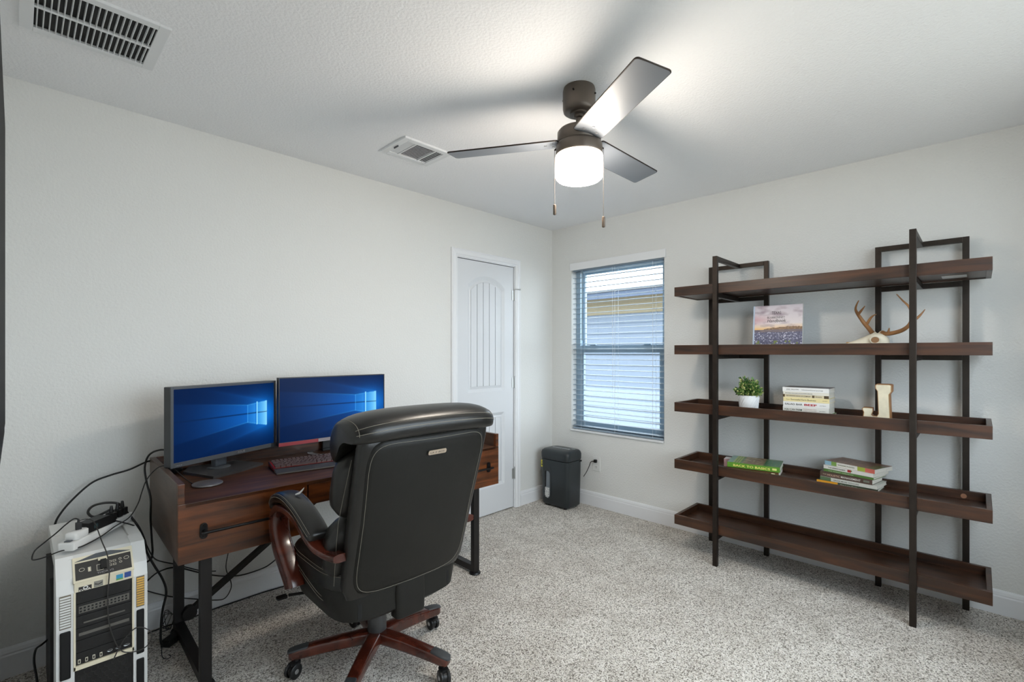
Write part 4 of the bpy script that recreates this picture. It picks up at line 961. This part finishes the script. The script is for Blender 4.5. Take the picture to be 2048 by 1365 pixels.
# ------------------------------------------------------------------ cables
def cable(label, pts, r, m__=M_cable, k_=7):
    p = smooth_path(pts, k_); o = MB().tube(p, r, 8).build('cable', m__); tag(o, label, 'cable', 'cables around the desk'); return o
cable('thick black cable arching from the desk down behind the tower', [(2.99, .028, .80), (3.023, .045, .808), (3.091, .06, .785), (3.156, .06, .772), (3.219, .06, .751), (3.278, .06, .696), (3.319, .06, .642), (3.338, .06, .593), (3.343, .06, .50), (3.345, .055, .35)], .0042)
cable('black cable hanging over the left end of the desk', [(2.90, .15, .80), (2.955, .10, .855), (2.993, .08, .859), (3.022, .06, .836), (3.034, .05, .783), (3.035, .1, .725), (3.036, .2, .67), (3.036, .2, .579), (3.034, .22, .486), (3.032, .22, .436), (3.036, .2, .401), (3.06, .16, .38), (3.09, .06, .37)], .0042)
cable('thin charging cable looping from the charging pad over the tower', [(2.925, .418, .755), (2.944, .38, .774), (2.977, .34, .815), (3.011, .31, .829), (3.041, .3, .810), (3.068, .31, .777), (3.088, .34, .736), (3.103, .36, .698), (3.134, .39, .658), (3.184, .42, .640), (3.229, .47, .628), (3.289, .53, .624), (3.34, .53, .624), (3.382, .50, .605), (3.407, .48, .598), (3.412, .46, .600), (3.404, .44, .618), (3.38, .44, .640), (3.35, .45, .668), (3.326, .46, .694), (3.305, .477, .714), (3.293, .487, .712)], .0022)
cable('thick black cord looping off the power strip down to the floor', [(3.19, .345, .69), (3.235, .34, .672), (3.253, .32, .685), (3.247, .3, .698), (3.226, .28, .704), (3.19, .27, .702), (3.155, .27, .690), (3.135, .28, .660), (3.118, .30, .634), (3.096, .34, .590), (3.080, .36, .535), (3.075, .36, .495), (3.046, .33, .421), (3.009, .3, .336), (2.993, .28, .267), (3.002, .26, .19), (3.007, .25, .115), (3.005, .24, .037), (2.988, .22, .009), (2.955, .19, .008)], .0046)
cable('thin grey cable trailing down the front of the tower', [(3.286, .43, .692), (3.262, .445, .695), (3.246, .47, .680), (3.234, .545, .632), (3.225, .605, .598), (3.222, .634, .549), (3.226, .632, .46), (3.222, .632, .361), (3.197, .635, .267), (3.167, .64, .239), (3.126, .65, .241), (3.108, .66, .265), (3.106, .66, .291), (3.122, .66, .314), (3.147, .65, .324), (3.172, .64, .304), (3.193, .64, .273), (3.211, .64, .235)], .0019, mat('grey_cable', (52, 50, 48), .5))
cable('thin braided cord running from the adapter towards the wall', [(3.200, .385, .664), (3.156, .38, .640), (3.104, .37, .600), (3.073, .34, .517), (3.043, .25, .443), (3.01, .15, .379), (2.97, .08, .333), (2.914, .05, .294), (2.806, .04, .225), (2.74, .035, .20)], .0026)
cable('black cable drooping along the wall beneath the desk', [(3.05, .05, .22), (3.018, .035, .25), (2.975, .035, .275), (2.91, .035, .273), (2.807, .035, .213), (2.726, .035, .171), (2.634, .035, .142), (2.544, .035, .140), (2.48, .035, .152), (2.42, .035, .20), (2.38, .04, .32), (2.36, .08, .50)], .0034)
cable('thin black cord curling down beside the diagonal brace', [(3.05, .04, .22), (2.97, .04, .165), (2.914, .04, .132), (2.814, .04, .085), (2.752, .04, .058), (2.701, .04, .048), (2.672, .04, .09), (2.675, .04, .135), (2.695, .04, .2), (2.685, .04, .277), (2.66, .06, .40), (2.64, .10, .52)], .0024)
cable('flat black cord lying on the carpet along the baseboard', [(3.03, .05, .006), (2.942, .039, .006), (2.87, .045, .006), (2.74, .027, .006), (2.615, .026, .006), (2.503, .026, .006), (2.398, .037, .006), (2.30, .034, .006), (2.1, .03, .006)], .0034)
cable('black cord bowing out of the left side of the tower', [(3.350, .20, .20), (3.372, .27, .212), (3.384, .3, .217), (3.399, .3, .206), (3.404, .3, .167), (3.399, .3, .116), (3.390, .32, .05), (3.375, .36, .006), (3.38, .42, .006)], .0036)
cable('small curled cord end on the carpet beside the power brick', [(2.965, .20, .030), (2.985, .22, .036), (3.005, .26, .02), (3.012, .31, .006), (3.000, .34, .006), (2.985, .33, .006), (2.99, .31, .006)], .0016)
q = thing('power_brick', 'black power brick on the carpet by the left desk leg', 'adapter', (2.955, .20, 0), math.radians(40)); MB().box(-.045, .045, -.022, .022, .0, .030, .005).build('brick_body', M_black, q)
q2 = MB(); 
for i in range(3): q2.tube(smooth_path([(2.945 + .02 * i, .12, .035), (2.93 + .01 * i, .10, .075 + .01 * i), (2.965, .09, .085 + .008 * i), (2.985 - .01 * i, .11, .05), (2.955, .13, .03)], 6, True), .0018, 6, True)
tag(q2.build('cable', M_cable), 'tangled bundle of thin black cord behind the left desk leg', 'cable', 'cables around the desk')

# ------------------------------------------------------------------ shredder and outlet
shx = thing('paper_shredder', 'dark grey paper shredder with a clear bin window in the corner', 'shredder', (.175, .245, 0))
m_ = MB(); 
for zz, a, c in ((.018, .098, .140), (.022, .102, .144), (.30, .105, .147), (.395, .106, .148)): pass
m_.loft([((0, 0, .016), X3, Y3, .097, .136, 7), ((0, 0, .022), X3, Y3, .101, .141, 7), ((0, 0, .30), X3, Y3, .105, .147, 7), ((0, 0, .398), X3, Y3, .106, .149, 7)], 56); m_.build('bin', M_shred, shx)
m_ = MB(); m_.loft([((0, 0, .402), X3, Y3, .104, .147, 7), ((0, 0, .410), X3, Y3, .108, .152, 7), ((0, 0, .452), X3, Y3, .109, .154, 7), ((0, 0, .472), X3, Y3, .106, .150, 6), ((-.004, 0, .484), X3, Y3, .096, .138, 5), ((-.008, 0, .489), X3, Y3, .070, .105, 4)], 56); hd = m_.build('shredder_head', M_shred, shx)
MB().box(-.020, .006, -.095, .085, .4885, .4905, .001).build('feed_slot_plate', mat('slot_silver', (196, 200, 204), .3, .5), hd, 'silver feed slot plate')
MB().box(-.009, -.004, -.085, .075, .4906, .4911).build('feed_slot', M_dark, hd)
MB().box(-.05, -.03, .08, .115, .487, .4905, .001).build('control_panel', mat('slot_silver2', (150, 154, 156), .3, .4), hd)
for i in range(5): MB().lathe([(.003, .4889), (.003, .4896)], (.022, -.06 + i * .022, 0), 8).build('button', M_silver, hd)
pill = lambda y0, y1, z0, z1, r: rrect(y0, y1, z0, z1, r, 8)
MB().prism(pill(-.105, -.028, .060, .345, .038), .1035, .1062, lambda p, q_, h: (h, p, q_)).build('window_surround', mat('shred_trim', (44, 48, 50), .35), shx)
MB().prism(pill(-.093, -.040, .072, .300, .026), .1062, .1068, lambda p, q_, h: (h, p, q_)).build('bin_window', mat('bin_window_plastic', (118, 124, 130), .15), shx, 'clear smoky bin window')
MB().prism([(-.0925, .300), (-.0925, .12), (-.080, .125), (-.076, .300)], .1068, .1072, lambda p, q_, h: (h, p, q_)).build('window_edge', M_dark, shx)
sp_ = MB()
for i in range(260):
    y, zz = R.uniform(-.090, -.043), R.uniform(.076, .160)
    if zz < .095 and abs(y + .0665) > .022 * math.sqrt(max(.05, 1 - ((.098 - zz) / .026) ** 2)): continue
    d = Vector((0, R.uniform(-1, 1), R.uniform(-1, 1))).normalized() * .0045; nn_ = Vector((0, -d.z, d.y)) * .3; c = Vector((.1072 + R.uniform(0, .0012), y, zz))
    sp_.add([c - d - nn_, c + d - nn_, c + d + nn_, c - d + nn_], [(0, 1, 2, 3)])
sp_.build('shredded_paper', mat('paper_shreds', (214, 214, 212), .8, var=(300, .3)), shx, 'white shredded paper', kind='stuff', fix=False)
for (y0, y1, z0, z1, c) in ((-.143, -.110, .325, .385, (206, 196, 60)), (-.138, -.116, .340, .352, (70, 76, 40)), (-.138, -.118, .362, .368, (70, 76, 40))):
    xx = .0985 if c[0] > 100 else .0992
    MB().box(xx, xx + .0006, y0, y1, z0, z1).build('warning_label', mat('warn_%d' % c[0], c, .5), shx, 'yellow warning label' if c[0] > 100 else None)
for sx in (-.07, .07):
    for sy in (-.10, .10): MB().lathe([(.014, 0), (.016, .017)], (sx, sy, 0), 12).build('foot', M_black, shx)
MB().box(-.095, .05, .1475, .1485, .384, .3965).build('side_slot', M_dark, shx)
ol = thing('wall_outlet', 'white duplex wall outlet beside the shredder', 'outlet', (0, .491, .365))
MB().box(0, .006, -.037, .037, -.062, .062, .002).build('cover_plate', M_white, ol)
for zz in (-.026, .026):
    s2 = MB().prism(rrect(-.017, .017, zz - .014, zz + .014, .010, 5), .006, .0085, lambda p, q_, h: (h, p, q_)).build('socket', M_white, ol)
    if zz < 0:
        for yy in (-.006, .006): MB().box(.0085, .0089, yy - .0011, yy + .0011, zz - .002, zz + .007).build('slot', M_dark, s2)
        MB().lathe([(.0024, .0085), (.0024, .0089)], (0, 0, zz - .008), 8, 'x').build('slot', M_dark, s2)
q = thing('power_plug', 'black plug in the upper socket of the wall outlet', 'plug', (.0087, .491, .391)); m_ = MB(); m_.box(0, .022, -.012, .012, -.013, .013, .004); m_.build('plug_body', M_black, q); MB().tube([(.018, -.004, 0), (.022, -.028, -.004)], [.006, .0035], 8).build('strain_relief', M_black, q)
tag(MB().tube(smooth_path([(.030, .462, .387), (.032, .450, .375), (.036, .435, .335), (.042, .415, .29), (.05, .400, .262), (.06, .397, .25)], 7), .0032, 8).build('cable', M_cable), 'short black cord from the shredder up to the wall outlet', 'cable')

# ------------------------------------------------------------------ television at the left edge
tv = thing('television', 'dark wall-mounted television, only its edge in view at far left', 'television', (3.505, 2.06, 1.165))
W(tv).box(3.4665, 3.515, 1.50, 2.66, 1.165, 1.755, .002).build('screen_shell', mat('tv_shell', (40, 39, 38), .6, spec=.2), tv)
W(tv).box(3.4655, 3.4664, 1.512, 2.648, 1.185, 1.743).build('screen', mat('tv_glass', (24, 24, 25), .6, spec=.1), tv)
W(tv).box(3.515, 3.5395, 1.9, 2.2, 1.35, 1.55).build('wall_bracket', M_blackm, tv)

# ------------------------------------------------------------------ office chair
CH = thing('office_chair', 'black leather executive chair with cherry wood arms, back to the camera', 'office chair', (2.385, 1.0, 0), math.radians(-1.5))
LN = .29; nl = math.hypot(1, LN)
VU = Vector((0, LN / nl, 1 / nl)); NN = Vector((0, 1 / nl, -LN / nl))
def bp(x, z, n_=0.0): return Vector((x, .25 + (z - .44) * LN, z)) + NN * n_
# back shell, rear panel with piping and stitching
def bk(z, a, b__, n_, p, dx=.0): return (bp(dx, z, n_), X3, NN, a, b__, p)
MB().loft([bk(.425, .20, .012, -.03, 4), bk(.43, .245, .026, -.032, 4.5), bk(.47, .262, .034, -.034, 4.5), bk(.60, .266, .036, -.036, 4.5), bk(.80, .272, .038, -.038, 4.5), bk(.98, .274, .038, -.038, 4.5), bk(1.03, .268, .034, -.038, 4.5), bk(1.045, .24, .02, -.038, 4)], 56).build('back_shell', M_leather, CH)
pc_ = bp(0, .735, 0); PA, PB, PP = .250, .306, 7.5
def pan(k_, n_, t):      # superellipse point on the rear panel, narrower waist low down
    ct, st = math.cos(t), math.sin(t)
    v = PB * k_ * math.copysign(abs(st) ** (2 / PP), st)
    w = PA * k_ * math.copysign(abs(ct) ** (2 / PP), ct) * (1 + .035 * v / PB - .02 * math.cos(v / PB * 2.4))
    return pc_ + X3 * w + VU * v + NN * (n_ - .020 * (w / PA) ** 2)
m_ = MB(); NR = 72; vs_, fs = [], []
levels = [(1.0, -.030), (1.0, .000), (.992, .010), (.965, .017), (.90, .0205), (.6, .024), (.3, .0255), (.02, .026)]
for (k_, n_) in levels: vs_ += [pan(k_, n_, 2 * PI * i / NR) for i in range(NR)]
for j in range(len(levels) - 1):
    for i in range(NR): fs.append((j * NR + i, j * NR + (i + 1) % NR, (j + 1) * NR + (i + 1) % NR, (j + 1) * NR + i))
fs.append(tuple((len(levels) - 1) * NR + i for i in range(NR))); m_.add(vs_, fs, True)
bpn = m_.build('back_panel', M_leather2, CH)
MB().tube([pan(1.006, .003, 2 * PI * i / 120) for i in range(120)], .0045, 8, True).build('piping', M_leather, bpn)
MB().tube([pan(.955, .0187, 2 * PI * i / 120) for i in range(120)], .0008, 5, True).build('stitching', M_thread, bpn, 'pale stitching')
# brand plate
pl_c = bp(-.004, .968, .0275)
m_ = MB(); m_.prism(rrect(-.039, .039, -.0085, .0085, .006, 5), 0, .002, lambda a, c, h: pl_c + X3 * (-a) + VU * c + NN * h); pt_ = m_.build('label_plate', mat('plate_nickel', (196, 178, 158), .35, .5), bpn, 'small metal name plate')
text('lettering', 'LA Z BOY', M_text_d, pt_, pl_c + X3 * .031 + VU * -.0035 + NN * .0022, -X3, VU, width=.062, size=.010)
# front cushions of the backrest, seen along the left side
def cush(z0, z1, a, th, n_, p=3.0, k_=9):
    out = []
    for i in range(k_ + 1):
        t = i / k_; e = max(.05, 1 - abs(2 * t - 1) ** 4); out.append((bp(0, z0 + (z1 - z0) * t, n_), X3, NN, a * (.72 + .28 * e), th * (.35 + .65 * e), p))
    return out
MB().loft(cush(.44, .70, .300, .074, -.125), 48).build('lumbar_cushion', M_leather, CH)
MB().loft(cush(.685, .955, .305, .066, -.118), 48).build('back_cushion', M_leather, CH)
for sx in (-1, 1):
    pts = [bp(sx * (.286 - .02 * abs(t - .5)), .47 + .47 * t, -.064 - .012 * math.sin(t * PI)) for t in [i / 12 for i in range(13)]]
    MB().tube(pts, .0008, 5).build('stitching', M_thread, CH)
# headrest roll over the top
hp = smooth_path([(.436, 1.030), (.448, 1.060), (.437, 1.090), (.400, 1.112), (.330, 1.121), (.250, 1.108), (.190, 1.068), (.165, 1.005), (.172, .945), (.205, .918), (.245, .945), (.280, .995), (.330, 1.022), (.390, 1.024)] and [Vector((a, c, 0)) for a, c in ((.436, 1.030), (.448, 1.060), (.437, 1.090), (.400, 1.112), (.330, 1.121), (.250, 1.108), (.190, 1.068), (.165, 1.005), (.172, .945), (.205, .918), (.245, .945), (.280, .995), (.330, 1.022), (.390, 1.024))], 4, True)
hc = Vector((.315, 1.035, 0)); NHX = 20
def hk(t): e = 1 - abs(t) ** 5; return .62 + .38 * max(0, e) ** .6
def hpt(i, t, out=0.0):
    p = hc + (hp[i % len(hp)] - hc) * (hk(t) + out); return Vector((.300 * math.copysign(abs(t) ** .9, t), p.x, p.y - .010 * t * t))
ts = [-1, -.985, -.96, -.92, -.85, -.75, -.6, -.4, -.2, 0, .2, .4, .6, .75, .85, .92, .96, .985, 1]
m_ = MB(); n = len(hp); vs_ = [hpt(i, t) for t in ts for i in range(n)]; fs = []
for j in range(len(ts) - 1):
    for i in range(n): fs.append((j * n + i, j * n + (i + 1) % n, (j + 1) * n + (i + 1) % n, (j + 1) * n + i))
fs.append(tuple(reversed(range(n)))); fs.append(tuple((len(ts) - 1) * n + i for i in range(n))); m_.add(vs_, fs, True)
hr = m_.build('headrest', M_leather, CH)
for i in (5, 8): MB().tube([hpt(i, t, .004) for t in ts[1:-1]], .0009, 5).build('stitching', M_thread, hr, 'pale stitching')
for t in (-.96, .96): MB().tube([hpt(i, t, .004) for i in range(4, 33)], .0009, 5).build('stitching', M_thread, hr)
# seat
SC = (0, -.015)
MB().loft([((0, SC[1] + .02, .322), X3, Y3, .19, .18, 4), ((0, SC[1] + .02, .327), X3, Y3, .225, .22, 4.5), ((0, SC[1] + .015, .345), X3, Y3, .262, .245, 5), ((0, SC[1], .40), X3, Y3, .280, .258, 5), ((0, SC[1], .445), X3, Y3, .286, .263, 4.5), ((0, SC[1], .458), X3, Y3, .284, .262, 4)], 56).build('seat_pan', M_leather2, CH)
st = MB().loft([((0, SC[1], .450), X3, Y3, .275, .255, 4), ((0, SC[1], .460), X3, Y3, .288, .266, 4), ((0, SC[1], .50), X3, Y3, .291, .269, 4), ((0, SC[1], .528), X3, Y3, .280, .258, 4), ((0, SC[1], .542), X3, Y3, .25, .225, 3.5), ((0, SC[1] + .02, .546), X3, Y3, .18, .17, 3)], 56).build('seat', M_leather, CH)
def seat_ring(a, b__, z, t0, t1, n_=40): 
    out = []
    for i in range(n_ + 1):
        t = t0 + (t1 - t0) * i / n_; ct, s2 = math.cos(t), math.sin(t); out.append((a * math.copysign(abs(ct) ** .5, ct), SC[1] + b__ * math.copysign(abs(s2) ** .5, s2), z))
    return out
for z, k_ in ((.521, .2835), (.512, .2885)): MB().tube(seat_ring(k_, k_ - .022, z, 0, 2 * PI, 80)[:-1], .0009, 5, True).build('stitching', M_thread, st, 'pale stitching')
for sx in (-1, 1):
    for dz in (0, .012):
        MB().tube(smooth_path([(sx * .290, -.20, .492 - dz), (sx * .2925, -.10, .480 - dz), (sx * .2925, .0, .455 - dz), (sx * .284, .09, .425 - dz), (sx * .262, .16, .405 - dz)], 5), .0009, 5).build('stitching', M_thread, CH)
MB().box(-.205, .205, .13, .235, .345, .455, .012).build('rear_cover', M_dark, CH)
m_ = MB(); m_.loft([((-.008, .225, .295), X3, Y3, .052, .020, 5), ((-.008, .228, .305), X3, Y3, .064, .030, 5), ((-.008, .228, .40), X3, Y3, .066, .030, 5), ((-.008, .230, .475), X3, Y3, .066, .026, 5)], 40); m_.build('back_strut_cover', M_leather2, CH)
MB().box(-.10, .10, -.16, .13, .285, .325, .008).build('tilt_mechanism', M_black, CH)
MB().lathe([(.022, .20), (.024, .325)], n=24).build('gas_lift', M_black, CH)
m_ = MB(); m_.lathe([(.036, .135), (.039, .14), (.039, .198), (.037, .202), (.037, .232), (.034, .236)], n=36); m_.build('column_sleeve', mat('column_grey', (62, 62, 62), .4), CH)
m_ = MB(); m_.tube([(.16, -.13, .322), (.29, -.20, .318)], .006, 8); m_.prism(rrect(-.020, .020, -.016, .016, .008, 4), -.003, .004, lambda a, c, h: (.315 + a, -.205 + c, .316 + h)); m_.build('tilt_lever', M_blackm, CH)
# arms
for sx in (1, -1):
    ap = [(-0.078, 0.402, 0.328), (-0.093, 0.432, 0.33), (-0.14, 0.480, 0.334), (-0.196, 0.533, 0.336), (-0.231, 0.596, 0.336), (-0.226, 0.653, 0.336), (-0.183, 0.691, 0.336), (-0.098, 0.701, 0.334), (0.002, 0.687, 0.332), (0.092, 0.653, 0.33), (0.142, 0.619, 0.314), (0.202, 0.605, 0.292), (0.267, 0.611, 0.26)]
    path = smooth_path([Vector((sx * (x - (.020 if x > .27 else 0)), y, z)) for y, z, x in ap], 5)
    secs = []; nn_ = len(path)
    for i, p in enumerate(path):
        t = (path[min(i + 1, nn_ - 1)] - path[max(i - 1, 0)]).normalized(); V = Vector((0, -t.z, t.y)).normalized(); f_ = i / (nn_ - 1)
        th = .034 if f_ < .34 else max(.014, .034 - (f_ - .34) * .10)
        wd = .034 if f_ < .7 else .034 + (f_ - .7) * .05
        secs.append((p, X3, V, wd, th, 4.5))
    arm = MB().loft(secs, 28).build('arm', M_cherry, CH, 'curved cherry wood arm')
    pp = smooth_path([Vector((sx * .314, y, z)) for y, z in ((-0.244, 0.673), (-0.226, 0.711), (-0.176, 0.735), (-0.098, 0.743), (-0.008, 0.729), (0.072, 0.703), (0.137, 0.675), (0.16, 0.659))], 5)
    secs = []; nn_ = len(pp)
    for i, p in enumerate(pp):
        t = (pp[min(i + 1, nn_ - 1)] - pp[max(i - 1, 0)]).normalized(); V = Vector((0, -t.z, t.y)); f_ = i / (nn_ - 1); e = (1 - abs(2 * f_ - 1) ** 6) ** .5
        secs.append((p, X3, V, .042 * (.55 + .45 * e), .023 * (.45 + .55 * e), 3))
    pad = MB().loft(secs, 28).build('arm_pad', M_leather, CH)
    for k_ in (-1, 1):
        for hh_ in (0.006, .0165):
            MB().tube([s_[0] + X3 * (s_[3] * (1.0 if hh_ < .01 else .86) * k_) + s_[2] * (hh_ * (1 if s_[2].z > 0 else -1)) for s_ in secs[3:-3]], .0009, 5).build('stitching', M_thread, pad)
# five-spoke wooden base on casters
for i in range(5):
    a = math.radians(-30 + 72 * i); d = Vector((math.cos(a), math.sin(a), 0)); u = Vector((-d.y, d.x, 0))
    secs = [(d * r_ + Vector((0, 0, z)), u, Z3, w, h, 4.5) for r_, z, w, h in ((.0, .122, .030, .026), (.06, .121, .029, .026), (.14, .115, .027, .025), (.22, .106, .0255, .023), (.29, .096, .0245, .021), (.325, .090, .0235, .019), (.340, .088, .020, .016), (.345, .087, .012, .010))]
    sp = MB().loft(secs, 28).build('base_spoke', M_cherry, CH, 'dark cherry wood spoke')
    MB().loft([(d * r_ + Vector((0, 0, z)), u, Z3, w, .006, 4) for r_, z, w in ((.27, .1155, .018), (.275, .1165, .0215), (.325, .1075, .0215), (.345, .1025, .017), (.35, .1, .008))], 20).build('spoke_cap', mat('cap_grey', (58, 60, 62), .45), sp)
    cc = d * .318; ca = a + (.9, 2.2, -.7, 1.4, .4)[i]; cu = Vector((math.cos(ca), math.sin(ca), 0)); cn = Vector((-cu.y, cu.x, 0))
    wc = cc + cu * .014 + Vector((0, 0, .029))
    cst = MB()
    cst.tube([cc + Vector((0, 0, .058)), cc + Vector((0, 0, .078))], .009, 10); cst.loft([(wc + cn * k_, cu, Z3, .023, .022, 2) for k_ in (-.007, .007)], 20)
    cst.loft([(cc + cu * .004 + Vector((0, 0, zz)), cu, cn, .020, .017, 3) for zz in (.048, .060)], 16)
    cs_ = cst.build('caster', M_black, CH)
    for k_ in (-1, 1):
        MB().loft([(wc + cn * (k_ * .0075), cu, Z3, .027, .027, 2), (wc + cn * (k_ * .010), cu, Z3, .029, .029, 2), (wc + cn * (k_ * .018), cu, Z3, .029, .029, 2), (wc + cn * (k_ * .0205), cu, Z3, .026, .026, 2)], 24).build('wheel', M_black, cs_)
        MB().loft([(wc + cn * (k_ * .0206), cu, Z3, .0095, .0095, 2), (wc + cn * (k_ * .0225), cu, Z3, .008, .008, 2)], 14).build('wheel_hub', M_silver, cs_, 'bright metal hub')
sc_t = MB(); q0 = Vector((2.385 + .300, .932, .7665))
sc_t.tube([q0 + Vector((.012, .0, .0)), q0 + Vector((.0, .008, .004)), q0 + Vector((-.010, .012, .016)), q0 + Vector((-.016, .012, .024))], [.003, .005, .003, .001], 6)
tag(sc_t.build('torn_scrap', mat('scrap_white', (226, 228, 230), .6)), 'tiny torn white scrap stuck on the chair armrest', 'scrap')

# small glows are found by bounced rays alone; only the fan's drum is sampled as a lamp
for nm in ('screen_glow', 'red_backlight', 'blue_led'): MATS[nm].cycles.emission_sampling = 'NONE'
